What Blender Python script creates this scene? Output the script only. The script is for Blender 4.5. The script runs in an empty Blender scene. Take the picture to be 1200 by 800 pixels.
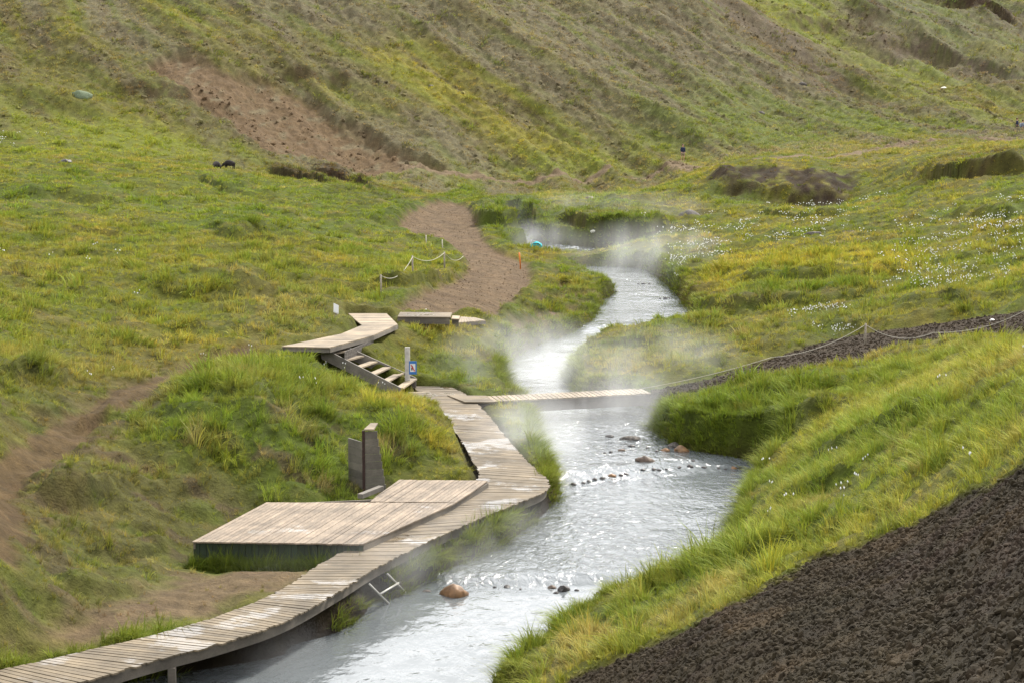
import bpy, bmesh, math, random
import numpy as np
from mathutils import Vector, Matrix, Euler
random.seed(7); rng = np.random.default_rng(11)
S = bpy.context.scene
COL = S.collection
R = math.radians

# ------------------------------------------------------------ camera
CAM_H = 11.0; F = 2239.0; PITCH = math.atan(266.0/F)
cam_d = bpy.data.cameras.new('camera'); cam = bpy.data.objects.new('camera', cam_d); COL.objects.link(cam)
cam.location = (0, 0, CAM_H); cam.rotation_euler = (math.pi/2 - PITCH, 0, 0)
cam_d.sensor_width = 36.0; cam_d.lens = 36.0*F/1200.0
cam_d.clip_start = 0.3; cam_d.clip_end = 3000.0
S.camera = cam

# ------------------------------------------------------------ sky, sun, exposure
SUN_EL, SUN_AZ = R(46), R(38)            # azimuth clockwise from +Y: the light comes from beyond the valley, to the right
w = bpy.data.worlds.new('World'); S.world = w; w.use_nodes = True
nt = w.node_tree; nt.nodes.clear()
out = nt.nodes.new('ShaderNodeOutputWorld'); bg = nt.nodes.new('ShaderNodeBackground')
sky = nt.nodes.new('ShaderNodeTexSky'); sky.sky_type = 'NISHITA'; sky.sun_disc = False
sky.sun_elevation = SUN_EL; sky.sun_rotation = SUN_AZ; sky.air_density = 1.0; sky.dust_density = 2.0
tc = nt.nodes.new('ShaderNodeTexCoord'); mp = nt.nodes.new('ShaderNodeMapping'); mp.inputs['Scale'].default_value = (1.0, 1.0, 3.2)
cn = nt.nodes.new('ShaderNodeTexNoise'); cn.inputs['Scale'].default_value = 2.2; cn.inputs['Detail'].default_value = 7; cn.inputs['Roughness'].default_value = .55
cr = nt.nodes.new('ShaderNodeValToRGB'); cr.color_ramp.elements[0].position = .30; cr.color_ramp.elements[1].position = .52
cr.color_ramp.elements[0].color = (.62, .62, .62, 1); cr.color_ramp.elements[1].color = (1, 1, 1, 1)
cs = nt.nodes.new('ShaderNodeValToRGB'); cs.color_ramp.elements[0].position = .35; cs.color_ramp.elements[1].position = .75
cs.color_ramp.elements[0].color = (14, 14.3, 14.8, 1); cs.color_ramp.elements[1].color = (23, 23, 23, 1)
mx = nt.nodes.new('ShaderNodeMix'); mx.data_type = 'RGBA'
L = nt.links.new
L(tc.outputs['Generated'], mp.inputs['Vector']); L(mp.outputs[0], cn.inputs['Vector'])
L(cn.outputs['Fac'], cr.inputs['Fac']); L(cn.outputs['Fac'], cs.inputs['Fac'])
L(cr.outputs['Color'], mx.inputs['Factor']); L(sky.outputs[0], mx.inputs['A']); L(cs.outputs['Color'], mx.inputs['B'])
L(mx.outputs['Result'], bg.inputs['Color']); bg.inputs['Strength'].default_value = 0.08
L(bg.outputs[0], out.inputs['Surface'])
sd = bpy.data.lights.new('sun', 'SUN'); so = bpy.data.objects.new('sun', sd); COL.objects.link(so)
sd.energy = 4.6; sd.angle = R(7); sd.color = (1.0, .95, .86)
sdir = Vector((math.sin(SUN_AZ)*math.cos(SUN_EL), math.cos(SUN_AZ)*math.cos(SUN_EL), math.sin(SUN_EL)))
so.rotation_euler = (-sdir).to_track_quat('-Z', 'Y').to_euler(); so.location = (40, 60, 90)
S.view_settings.view_transform = 'Standard'; S.view_settings.look = 'None'
S.view_settings.exposure = 0.74; S.view_settings.gamma = 1.0
S.cycles.max_bounces = 6; S.cycles.transparent_max_bounces = 8; S.cycles.volume_bounces = 1
S.cycles.volume_max_steps = 256; S.cycles.use_denoising = True
S.render.film_transparent = False

# ------------------------------------------------------------ geometry of the place
CT, ST = math.cos(PITCH), math.sin(PITCH)
def ray(px, py):
    cx = (np.asarray(px, float)-600)/F; cy = (400-np.asarray(py, float))/F
    return cx, CT+cy*ST, -ST+cy*CT
def P(px, py, z):                         # the point of height z seen at that spot of the photograph
    a, b, c = ray(px, py); t = (z-CAM_H)/c
    return np.array([a*t, b*t, np.zeros_like(t)+z]).T
def PY(px, py, Y):
    a, b, c = ray(px, py); t = Y/b
    return np.array([a*t, np.zeros_like(t)+Y, CAM_H+c*t]).T

# gradient noise
_G = np.array([[math.cos(a), math.sin(a)] for a in np.linspace(0, 2*math.pi, 64, endpoint=False)])
def _h(ix, iy, s):
    n = (ix.astype(np.int64)*374761393 + iy.astype(np.int64)*668265263 + s*974634777) & 0xffffffff
    n = ((n ^ (n >> 13))*1274126177) & 0xffffffff
    return (n ^ (n >> 16)) & 63
def noise(x, y, s=0):
    x0 = np.floor(x); y0 = np.floor(y); fx = x-x0; fy = y-y0
    u = fx*fx*fx*(fx*(fx*6-15)+10); v = fy*fy*fy*(fy*(fy*6-15)+10)
    def g(dx, dy):
        q = _G[_h(x0+dx, y0+dy, s)]; return q[..., 0]*(fx-dx)+q[..., 1]*(fy-dy)
    a = g(0, 0)+(g(1, 0)-g(0, 0))*u; b = g(0, 1)+(g(1, 1)-g(0, 1))*u
    return (a+(b-a)*v)*1.5
def fbm(x, y, s=0, o=4, k=.5):
    t = 0; a = 1; n = 0
    for i in range(o):
        t = t+a*noise(x*2**i+i*17.3, y*2**i+i*9.1, s+i); n += a; a *= k
    return t/n
def sm(a, b, x):
    t = np.clip((x-a)/(b-a), 0, 1); return t*t*(3-2*t)

def water_level(x, Y):
    Yp = Y - np.interp(Y, [47, 56, 60, 66], [0, .5, .5, 0])*(x-1.75)
    return np.interp(Yp, [0, 43.9, 44.6, 55.2, 56.4, 66, 78, 88.6, 90, 100, 104, 111, 117, 128, 135, 150],
                         [0, 0, .14, .16, .40, .52, .7, .9, 1.05, 1.15, 1.3, 1.42, 1.5, 1.75, 2.0, 2.6])
def PW(px, py):                           # the point of the water surface
    z = 0.0
    for _ in range(12):
        p = P(px, py, z); z = .5*z+.5*float(water_level(p[0], p[1]))
    return P(px, py, z)[:2]

# control points of the land: (photo x, photo y, height) and (photo x, photo y, 'Y', distance)
CZ = [(0,770,.85),(150,740,.8),(300,680,.75),(200,700,.75),(100,650,1.15),(0,700,1.75),(0,600,2.4),(0,560,2.3),(60,530,2.3),(100,500,2.35),
 (200,440,2.45),(300,408,2.65),(0,500,3.0),(0,400,3.6),(100,600,1.6),(200,600,1.0),(225,660,.62),(330,661,.62),(400,646,.64),(100,450,2.8),
 (430,475,2.2),(480,480,2.2),(350,470,2.55),(300,480,2.7),(540,545,1.15),(545,550,.8),(330,520,1.95),(380,563,1.1),(440,568,.75),(500,560,.8),(270,560,1.25),(240,500,2.4),(370,430,2.45),
 (400,440,2.0),(440,460,1.5),(470,466,1.3),(430,410,2.5),(470,420,1.9),(500,440,1.35),(480,400,2.3),(530,420,1.7),(560,440,1.35),
 (385,398,2.78),(440,385,2.75),(350,404,2.75),(430,372,2.8),(500,386,2.2),(520,380,2.2),(555,380,2.35),(560,400,2.0),(590,400,1.6),(595,425,1.3),
 (500,362,2.9),(550,360,2.65),(600,350,2.3),(600,330,2.3),(540,330,2.7),(540,300,2.8),(530,270,3.1),(520,245,3.4),(560,255,3.3),(570,280,3.0),
 (480,330,3.15),(430,340,3.2),(300,380,3.05),(380,375,3.05),(300,300,4.0),(150,350,3.7),(150,300,4.2),(0,300,4.5),(0,250,5.5),(250,250,4.9),(400,250,4.3),(400,300,3.7),(480,290,3.3),(470,260,3.8),
 (625,500,1.0),(600,465,1.0),(640,550,.8),(600,595,.75),(500,660,.6),(400,722,.55),(650,385,1.3),(620,390,1.5),(660,335,1.75),(640,320,2.0),(640,350,1.8),(700,345,1.6),
 (700,300,2.05),(740,305,2.1),(650,300,2.0),(680,280,2.7),(760,285,2.8),(720,262,3.2),(640,255,3.2),(590,262,3.2),(790,268,3.0),(600,240,3.7),(700,240,3.9),
 (900,425,1.95),(850,437,1.7),(790,452,1.4),(1000,402,2.45),(1100,385,3.05),(1200,365,3.75),(750,420,1.35),(850,400,1.65),(850,380,1.75),(700,400,1.25),(680,440,1.1),(740,440,1.2),
 (800,345,1.7),(820,370,1.6),(850,455,1.8),(950,430,2.3),(1100,407,3.2),(1200,385,4.0),(780,522,.8),(800,470,1.5),(850,480,1.5),(870,530,1.0),(900,510,1.4),(950,490,1.9),(1050,455,2.9),(1150,418,3.9),
 (1200,400,4.3),(925,556,1.5),(1000,500,3.0),(1100,450,4.25),(1200,410,5.2),(874,604,1.1),(862,632,.9),(905,600,1.9),(1000,560,3.15),(1100,520,4.35),(1200,480,5.5),
 (1200,550,5.7),(1100,600,4.4),(1000,650,3.4),(900,650,2.45),(800,690,1.35),(700,740,.75),(600,790,.5),(660,800,1.05),(800,740,2.15),(900,690,3.0),
 (1200,800,6.7),(1000,800,5.2),(800,800,3.2),(1200,700,6.4),(1100,700,5.2),(1200,620,6.1),(900,760,3.95),(1400,600,8.0),(1500,450,8.0),(1500,350,8.5),(-200,600,4.0),(-300,450,5.0),(-300,300,6.5)]
CY = [(0,195,147),(250,200,163),(400,220,156),(450,215,172),(100,186,158),(0,180,166),(0,120,182),(0,60,198),(0,0,215),(130,186,166),(250,182,180),(250,100,198),(250,0,222),(400,200,188),(400,100,208),(400,0,231),
 (560,214,194),(560,100,217),(560,0,242),(700,208,199),(700,100,227),(700,0,254),(800,204,200),(800,100,232),(800,0,268),(900,185,206),(900,100,245),(900,40,274),(900,0,300),
 (640,228,172),(740,232,160),(1000,100,262),(1000,40,292),(1000,0,318),(1100,130,246),(1100,60,290),(1200,150,238),(1200,100,268),(1200,50,302),(1200,0,340),(1190,166,182),(1200,178,150),(1100,172,190),
 (1000,185,165),(1000,178,186),(1000,170,204),(850,197,185),(900,202,159),(960,202,159),(840,213,156),(900,236,151),(980,235,150),(900,252,140),(900,270,125),(820,262,138),(800,300,115),(780,330,102),(900,300,108),(900,340,95),(900,375,84),
 (1000,300,103),(1000,250,130),(1050,230,140),(1200,300,90),(1200,250,108),(1200,200,130),(1100,197,145),(1100,300,98),(1100,340,85),(1200,340,78),
 (0,-60,236),(250,-60,246),(560,-60,268),(800,-60,300),(1200,-60,385),(0,-70,300),(560,-80,340),(1200,-60,460),(-400,150,150),(-400,-50,215),(1600,100,200),(1600,-20,330)]
CW = [(0,-2,9.5),(0,4,9.0),(0,-20,11),(15,-10,14),(-15,-15,5),(-20,-20,3),(12,5,11),(6,10,7.6),(-3,14,5.4),(-12,12,2),(-7,20,.8),(1,24,1.3),(-3,27,.4),(-14,32,.9),(-18,38,2.8),(-25,30,3.2),(-22,20,2),(-30,50,5),
 (-25,5,2),(30,20,13),(30,50,10),(-70,400,20),(70,420,30),(0,500,30),(-200,500,40),(200,600,50),(200,300,40),(-200,250,35),(-80,100,14),(80,100,14),(-60,20,8),(60,0,25)]
pts = [P(a, b, c) for a, b, c in CZ]+[PY(a, b, c) for a, b, c in CY]+[np.array(q, float) for q in CW]
pts = np.array(pts)
Y0 = 30.0
def warp(x, y): 
    Yp = y+Y0; return x/Yp*3.0, np.log(Yp)*1.0
wx, wy = warp(pts[:, 0], pts[:, 1])
def kern(r2): return .5*r2*np.log(r2+1e-12)
n = len(pts); D2 = (wx[:, None]-wx)**2+(wy[:, None]-wy)**2
zs = pts[:, 2]/(pts[:, 1]+Y0)
A = np.zeros((n+3, n+3)); A[:n, :n] = kern(D2)+np.eye(n)*2e-4; A[:n, n] = 1; A[:n, n+1] = wx; A[:n, n+2] = wy; A[n:, :n] = A[:n, n:].T
CO = np.linalg.solve(A, np.r_[zs, 0, 0, 0])
def base(x, y):
    x = np.asarray(x, float); y = np.asarray(y, float); sh = x.shape; x = x.ravel(); y = y.ravel()
    r = np.empty_like(x)
    for i in range(0, len(x), 40000):
        a, b = warp(x[i:i+40000], y[i:i+40000])
        K = kern((a[:, None]-wx)**2+(b[:, None]-wy)**2)
        r[i:i+40000] = (K@CO[:n]+CO[n]+CO[n+1]*a+CO[n+2]*b)*(y[i:i+40000]+Y0)
    return r.reshape(sh)
def hit(pl):                              # where sight lines through spots of the photograph meet the land
    pl = np.array(pl, float); a, b, c = ray(pl[:, 0], pl[:, 1])
    Ys = np.exp(np.linspace(math.log(13), math.log(420), 360))
    X = a[:, None]/b[:, None]*Ys; Z = CAM_H+c[:, None]/b[:, None]*Ys
    B = base(X, np.broadcast_to(Ys, X.shape)); below = Z < B
    i = np.where(below.any(1), below.argmax(1), len(Ys)-1); i = np.maximum(i, 1); k = np.arange(len(pl))
    d0 = (Z-B)[k, i-1]; d1 = (Z-B)[k, i]; t = np.clip(d0/(d0-d1+1e-9), 0, 1)
    Yh = Ys[i-1]+(Ys[i]-Ys[i-1])*t
    return np.array([a/b*Yh, Yh]).T

def seg_dist(x, y, pl, closed):
    pl = np.asarray(pl); d = np.full(x.shape, 1e9); m = len(pl)
    for i in range(m if closed else m-1):
        a = pl[i]; b = pl[(i+1) % m]; v = b-a; l = v@v+1e-12
        t = np.clip(((x-a[0])*v[0]+(y-a[1])*v[1])/l, 0, 1)
        d = np.minimum(d, (x-a[0]-t*v[0])**2+(y-a[1]-t*v[1])**2)
    return np.sqrt(d)
def inside(x, y, pl):
    r = np.zeros(x.shape, bool); m = len(pl)
    for i in range(m):
        (x1, y1), (x2, y2) = pl[i], pl[(i+1) % m]
        if y1 == y2: continue
        c = ((y1 > y) != (y2 > y)) & (x < (x2-x1)*(y-y1)/(y2-y1)+x1); r ^= c
    return r
def sdist(x, y, pl, reach=6.0):           # signed distance, negative inside
    x = np.asarray(x, float); y = np.asarray(y, float); pl = np.asarray(pl)
    r = np.full(x.shape, 99.0)
    bb = (x > pl[:, 0].min()-reach) & (x < pl[:, 0].max()+reach) & (y > pl[:, 1].min()-reach) & (y < pl[:, 1].max()+reach)
    if bb.any():
        X, Yy = x[bb], y[bb]; d = seg_dist(X, Yy, pl, True); r[bb] = np.where(inside(X, Yy, pl), -d, d)
    return r
def catmull(pl, k=5, closed=True):
    pl = [np.array(q) for q in pl]; o = []; m = len(pl)
    for i in range(m if closed else m-1):
        g = (lambda j: pl[j % m]) if closed else (lambda j: pl[min(max(j, 0), m-1)])
        a, b, c, d = g(i-1), g(i), g(i+1), g(i+2)
        for j in range(k):
            t = j/k; o.append(.5*((2*b)+(c-a)*t+(2*a-5*b+4*c-d)*t*t+(3*b-a-3*c+d)*t**3))
    if not closed: o.append(pl[-1])
    return np.array(o)

RIV = [PW(*q) for q in [(590,850),(570,806),(608,776),(658,741),(708,712),(753,694),(806,678),(850,652),(852,618),(868,588),(908,552),(850,534),(790,522),(762,500),(752,478),(690,466),
 (668,455),(662,432),(690,408),(745,398),(812,386),(795,352),(768,325),(745,314),(668,313),(690,324),(722,340),(708,354),(694,378),(648,399),(610,417),(600,434),(598,462),(622,480),(632,505),(640,530),
 (648,548),(658,575),(640,602),(600,632),(540,662),(485,690),(470,700),(440,706),(428,722),(395,742),(345,756),(320,772),(150,800),(-60,860)]]
RIV += [np.array([-13.5, 27.0]), np.array([-14, 22.]), np.array([-9.5, 20.]), np.array([-4.5, 26.])]
RIV = catmull(RIV, 3)
STREAM = catmull([PW(*q) for q in [(594,262),(606,264),(618,276),(634,284),(690,290),(760,297),(752,302),(660,304),(604,305),(596,299),(622,291),(612,284),(600,276)]], 2)

def H(pl): return hit(pl)
# tracks and bare ground
TRAIL = H([(-60,590),(0,552),(60,520),(120,480),(170,452),(230,425),(300,408)])
TRAIL2 = H([(-5,640),(0,610),(8,585)])
GPATH = catmull(H([(467,268),(490,248),(515,241),(545,241),(560,262),(570,285),(592,300),(620,312),(622,335),(600,355),(575,374),(520,374),(470,368),(475,355),(510,338),(545,322),(542,300),(520,286)]), 2)
GBAR = H([(655,312),(668,325),(672,345),(690,352),(660,372),(620,384),(590,386),(600,372),(640,352),(645,330)])
RPATH = H([(752,463),(800,449),(850,437),(900,426),(1000,403),(1100,386),(1210,362),(1300,340)])
RPP = H([(750,456),(830,440),(900,418),(1000,389),(1100,375),(1200,361),(1300,346),(1300,372),(1200,380),(1130,391),(1050,407),(950,426),(870,443),(800,460),(760,468)])
GSLOPE = np.array(list(H([(1215,536),(1150,573),(1050,620),(960,655),(880,702),(800,738),(730,770),(655,803)]))+[np.array(q) for q in [(1.0,28.),(-.5,23),(-3,12),(-6,0),(-8,-15),(60,-15),(60,25)]])
FARTRAIL = H([(470,207),(560,216),(640,217),(720,213),(790,208),(850,199),(900,193),(1000,182),(1100,170),(1190,167),(1300,165)])
MUD = H([(-40,800),(0,768),(60,755),(150,742),(250,716),(310,700),(370,675),(430,648),(400,652),(340,662),(260,668),(200,675),(150,700),(60,728),(0,735)])
SCAR = H([(155,78),(210,74),(270,90),(340,112),(400,145),(450,180),(520,206),(440,205),(370,192),(330,188),(300,175),(275,150),(230,125),(180,98)])
DBANK = H([(828,216),(880,207),(1000,207),(1008,222),(990,240),(920,236),(840,226)])
DECK_Z = 1.08
DECK = np.array([P(a, b, DECK_Z)[:2] for a, b in [(225,634),(425,637),(470,617),(500,604),(530,590),(573,563),(468,562),(440,582),(312,588)]])

# board walk: paired edge points (far edge, near edge) and height
BW = [((-140,812),(-60,838),.9),((0,784),(80,803),.9),((90,764),(180,774),.9),((180,743),(262,752),.9),((270,716),(335,727),.9),((330,690),(398,692),.9),((372,662),(446,662),.9),((420,637),(500,635),.9),
      ((470,614),(560,608),.9),((520,590),(612,587),.9),((548,572),(640,574),.91),((562,556),(641,561),.92),((554,540),(622,544),.95),((540,515),(600,520),1.0),((517,485),(573,487),1.1),((495,463),(550,464),1.18),((484,452),(528,453),1.2)]
BL = catmull([P(a[0], a[1], z) for a, b, z in BW], 6, False); BR = catmull([P(b[0], b[1], z) for a, b, z in BW], 6, False)
BWPOLY = np.r_[BL[:, :2], BR[::-1, :2]]
STAIR = np.array([P(a, b, z)[:2] for a, b, z in [(364,418,2.5),(470,474,1.15),(500,452,1.5),(395,400,2.86)]])
UW_Z = 2.92
UWALK = np.array([P(a, b, UW_Z)[:2] for a, b in [(330,405.5),(386,407),(437,393),(466,380),(453,367.3),(408,367.3),(424,381),(400,391),(362,399)]])

# colours of the place in sRGB, turned into reflectances
def lin(c, k=1.0):
    c = np.array(c)/255.0; c = np.where(c <= .04045, c/12.92, ((c+.055)/1.055)**2.4); return c*k
KG = .355
GR = dict(olive=(148,148,58), green=(128,146,50), yellow=(176,162,72), lush=(114,132,42), moss=(134,130,70), dark=(98,106,46), bright=(154,162,58), ochre=(176,168,58), straw=(172,154,94), rust=(150,122,62),
          mud=(138,116,90), trail=(116,94,66), gpath=(138,114,90), rpath=(82,67,58), gslope=(66,54,45), scar=(132,108,80), hgrey=(150,140,110), hridge=(130,112,94), dbank=(80,58,42), far=(128,130,92), fartrail=(146,124,98), hill=(140,134,76), hyel=(176,166,66), hbrown=(112,94,68))
GC = {k: lin(v, KG) for k, v in GR.items()}
# patches of growth: photo outline on the land, kind, softness in metres, strength
ZN = [([(308,192),(350,204),(395,215),(392,222),(345,212),(308,199)],'dbank',.5,.8),([(355,198),(400,206),(440,222),(436,229),(395,214)],'dbank',.4,.8),([(262,205),(292,214),(290,222),(268,216)],'dbank',.4,.7),([(385,224),(470,220),(478,236),(430,246),(385,238)],'hbrown',.8,.7),([(420,262),(470,250),(505,236),(545,226),(560,234),(500,246),(460,266)],'mound',.8,.9),([(545,232),(600,236),(650,246),(640,262),(600,262),(560,250)],'mound',1,.8),([(660,252),(700,246),(760,258),(790,262),(780,272),(700,270)],'hbrown',.5,.8),
 ([(170,337),(300,330),(310,345),(170,350)],'mound',1.5,.9),([(230,262),(330,254),(325,280),(240,280)],'mound',2,.9),([(0,225),(120,232),(120,240),(0,238)],'mound',2,.6),([(1060,365),(1150,355),(1140,368),(1050,372)],'mound',1,.6),([(40,560),(120,575),(110,590),(50,585)],'mound',.5,.7),([(0,425),(60,432),(60,450),(0,445)],'mound',1,.7),([(0,764),(150,736),(260,712),(330,685),(430,643),(436,650),(335,694),(262,722),(150,748),(0,776)],'bright',.15,1.),
 ([(150,500),(230,430),(400,415),(420,470),(560,545),(440,560),(330,590),(250,540)],'lush',1.2,.8),([(300,520),(380,470),(430,480),(560,540),(450,565),(390,565)],'green',1,.6),
 ([(400,480),(520,490),(550,545),(500,520),(440,470)],'ochre',.6,.6),
 ([(0,560),(150,520),(300,560),(320,600),(220,640),(150,700),(0,740)],'moss',1.2,.9),([(0,620),(90,640),(120,700),(60,740),(0,750)],'green',1,.6),
 ([(400,440),(560,400),(600,470),(480,445)],'green',.8,.6),([(520,240),(700,250),(790,262),(790,280),(640,275),(580,292)],'lush',1.5,.7),
 ([(640,320),(730,330),(700,380),(600,385)],'lush',1,.4),([(660,300),(780,300),(760,315),(660,310)],'lush',1.,.8),
 ([(0,410),(120,395),(250,420),(150,470),(60,500),(0,520)],'moss',1.5,.5),([(0,300),(300,290),(400,330),(300,370),(0,390)],'olive',3,.5),
 ([(0,200),(150,215),(250,215),(240,280),(100,262),(0,240)],'green',3,.5),([(430,300),(540,300),(545,325),(480,340),(440,335)],'bright',1.5,.5),([(230,205),(480,230),(540,300),(400,290),(260,275)],'green',3,.6),
 ([(300,340),(420,360),(400,395),(310,400),(260,385)],'straw',1.5,.5),
 ([(860,300),(1090,296),(1090,320),(900,352),(830,345),(820,320)],'ochre',2,.85),([(770,330),(830,340),(840,372),(800,350)],'rust',1.5,.6),([(880,330),(1060,335),(930,362),(850,372)],'lush',1,.8),
 ([(1090,300),(1200,280),(1200,360),(1100,350)],'bright',2,.5),([(690,400),(860,380),(1000,375),(960,400),(740,440),(680,440)],'moss',2,.5),
 ([(755,450),(850,440),(1010,432),(960,470),(880,540),(790,525),(758,500)],'lush',1,.9),([(900,420),(1150,380),(1200,395),(960,440)],'olive',1.5,.7),([(1050,450),(1200,400),(1200,440),(1100,470),(960,540)],'bright',1.5,.5),
 ([(880,560),(1000,500),(1200,440),(1200,530),(960,600),(840,640)],'green',1.5,.6),([(1000,590),(1200,520),(1200,545),(960,650),(880,690),(860,660)],'bright',1.2,.6),([(560,800),(700,740),(860,670),(870,690),(700,770),(640,800)],'straw',.5,.5),
 ([(700,730),(860,620),(920,640),(800,700)],'lush',.8,.6),([(1120,30),(1200,60),(1200,0),(1120,0)],'far',8,.5),
 ([(0,108),(60,125),(160,140),(270,180),(120,186),(0,184)],'bright',4,.95),([(480,212),(640,150),(780,180),(790,205),(640,214)],'bright',5,.55),([(560,212),(690,185),(770,200),(700,212)],'bright',2,.6),
 ([(420,0),(790,0),(900,60),(1060,140),(960,165),(780,170),(650,90),(560,60)],'hgrey',9,.85),([(300,0),(440,0),(480,60),(360,40)],'hgrey',6,.4),([(440,55),(500,60),(640,160),(700,190),(620,190),(480,110)],'hyel',5,.85),([(380,90),(520,150),(600,205),(480,200),(400,140)],'hgrey',5,.45),
 ([(60,75),(160,80),(270,150),(300,180),(180,140),(60,130),(10,95)],'moss',4,.8),
 ([(770,0),(850,0),(1000,80),(1080,135),(1030,140),(900,70)],'hridge',5,.8),([(820,90),(1000,130),(1180,160),(1000,170),(830,200),(780,180)],'green',6,.6),
 ([(850,0),(970,0),(1010,60),(1200,120),(1200,155),(1080,135),(960,60)],'bright',8,.75),([(1000,60),(1080,60),(1200,110),(1200,128),(1100,90)],'hridge',4,.8),([(980,0),(1080,10),(1200,60),(1200,100),(1080,60),(1000,40)],'far',7,.9),
 ([(1080,0),(1160,8),(1200,18),(1200,36),(1130,24)],'dbank',3,.9),([(1000,34),(1040,38),(1040,46),(1010,44)],'dbank',3,.8),([(1100,108),(1130,112),(1180,142),(1150,140)],'rust',3,.6),
 ([(820,190),(1200,168),(1200,200),(1000,205)],'straw',4,.35),([(1080,200),(1200,180),(1200,215),(1100,215)],'dbank',3,.5)]
IZB = [i for i, z_ in enumerate(ZN) if z_[0][0] == (0,108)][0]
ZN = [(H(a), b, c, d) for a, b, c, d in ZN]

# breaks of slope: foot line, height, half width of the face, length over which the raised land fades back, colour of the face
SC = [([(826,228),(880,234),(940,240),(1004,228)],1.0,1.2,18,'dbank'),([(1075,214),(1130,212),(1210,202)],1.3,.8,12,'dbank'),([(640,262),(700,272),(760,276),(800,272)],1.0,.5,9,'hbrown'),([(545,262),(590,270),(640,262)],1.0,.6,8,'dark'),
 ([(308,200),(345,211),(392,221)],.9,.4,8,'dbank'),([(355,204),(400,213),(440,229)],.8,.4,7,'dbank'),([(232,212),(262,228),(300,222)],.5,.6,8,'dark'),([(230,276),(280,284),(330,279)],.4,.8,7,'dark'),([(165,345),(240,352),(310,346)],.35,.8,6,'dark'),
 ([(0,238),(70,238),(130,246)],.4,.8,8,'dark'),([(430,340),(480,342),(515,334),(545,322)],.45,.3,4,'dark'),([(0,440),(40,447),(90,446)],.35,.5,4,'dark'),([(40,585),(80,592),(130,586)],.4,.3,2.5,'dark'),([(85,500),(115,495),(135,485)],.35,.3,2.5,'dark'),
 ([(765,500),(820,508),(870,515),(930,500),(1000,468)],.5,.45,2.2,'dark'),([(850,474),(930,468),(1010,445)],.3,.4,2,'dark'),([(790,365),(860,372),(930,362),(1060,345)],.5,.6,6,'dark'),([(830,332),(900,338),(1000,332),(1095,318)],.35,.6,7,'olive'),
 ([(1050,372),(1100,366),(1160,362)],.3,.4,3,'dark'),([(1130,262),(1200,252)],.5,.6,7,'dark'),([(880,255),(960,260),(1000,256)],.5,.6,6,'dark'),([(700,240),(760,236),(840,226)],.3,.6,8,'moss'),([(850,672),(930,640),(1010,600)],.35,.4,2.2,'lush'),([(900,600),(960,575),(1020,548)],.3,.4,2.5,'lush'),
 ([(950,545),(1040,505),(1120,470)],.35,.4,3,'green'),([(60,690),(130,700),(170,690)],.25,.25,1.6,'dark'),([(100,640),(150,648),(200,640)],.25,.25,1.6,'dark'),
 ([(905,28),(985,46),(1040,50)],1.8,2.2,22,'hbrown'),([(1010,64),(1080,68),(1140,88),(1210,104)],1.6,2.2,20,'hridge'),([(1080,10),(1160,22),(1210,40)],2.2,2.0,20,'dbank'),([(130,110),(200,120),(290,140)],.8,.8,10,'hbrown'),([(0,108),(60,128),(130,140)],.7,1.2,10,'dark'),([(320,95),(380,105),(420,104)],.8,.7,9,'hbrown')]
SC = [(H(a), b, c, d, e) for a, b, c, d, e in SC]
RG = [(H([(780,0),(860,30),(940,70),(1000,105)]), 2.0, 9.0),(H([(560,30),(660,90),(760,140),(850,180)]), 1.5, 7.0),(H([(940,0),(1010,30),(1100,50),(1200,95)]), 2.5, 12.0)]
def scarps(x, y):
    b = np.zeros(x.shape); face = []
    for k, (pl, amp, w_, L_, kc) in enumerate(SC):
        pl = pl[np.argsort(pl[:, 0])]; f = np.zeros(x.shape); bb = (x > pl[0, 0]-3) & (x < pl[-1, 0]+3) & (y > pl[:, 1].min()-3*w_-2) & (y < pl[:, 1].max()+4*L_)
        if bb.any():
            X, Yv = x[bb], y[bb]; dy = Yv-np.interp(X, pl[:, 0], pl[:, 1])+w_*1.6*fbm(X/(w_*5), Yv/(w_*5), 400+k, 3); ln = pl[-1, 0]-pl[0, 0]
            end = sm(0, .25, (X-pl[0, 0]+.04*ln)/ln)*sm(0, .25, (pl[-1, 0]+.04*ln-X)/ln)
            b[bb] += amp*end*(sm(-w_, w_, dy)*np.exp(-np.maximum(dy-w_, 0)/L_)-.25*np.exp(-((dy+w_*1.5)/(w_*2))**2))
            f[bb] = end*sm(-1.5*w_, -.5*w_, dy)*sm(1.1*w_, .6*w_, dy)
        face.append(f)
    for pl, amp, w_ in RG:
        pl = pl[np.argsort(pl[:, 0])]; dy = y-np.interp(x, pl[:, 0], pl[:, 1]); b += amp*np.exp(-(dy/w_)**2)*sm(pl[0, 0]-20, pl[0, 0], x)*sm(pl[-1, 0]+15, pl[-1, 0]-5, x)
    return b, face
def hillmask(x, y):                       # the steep valley side
    e = .02
    return sm(162, 185, y+.03*x-12*sm(-45, -20, x)*0)
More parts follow.
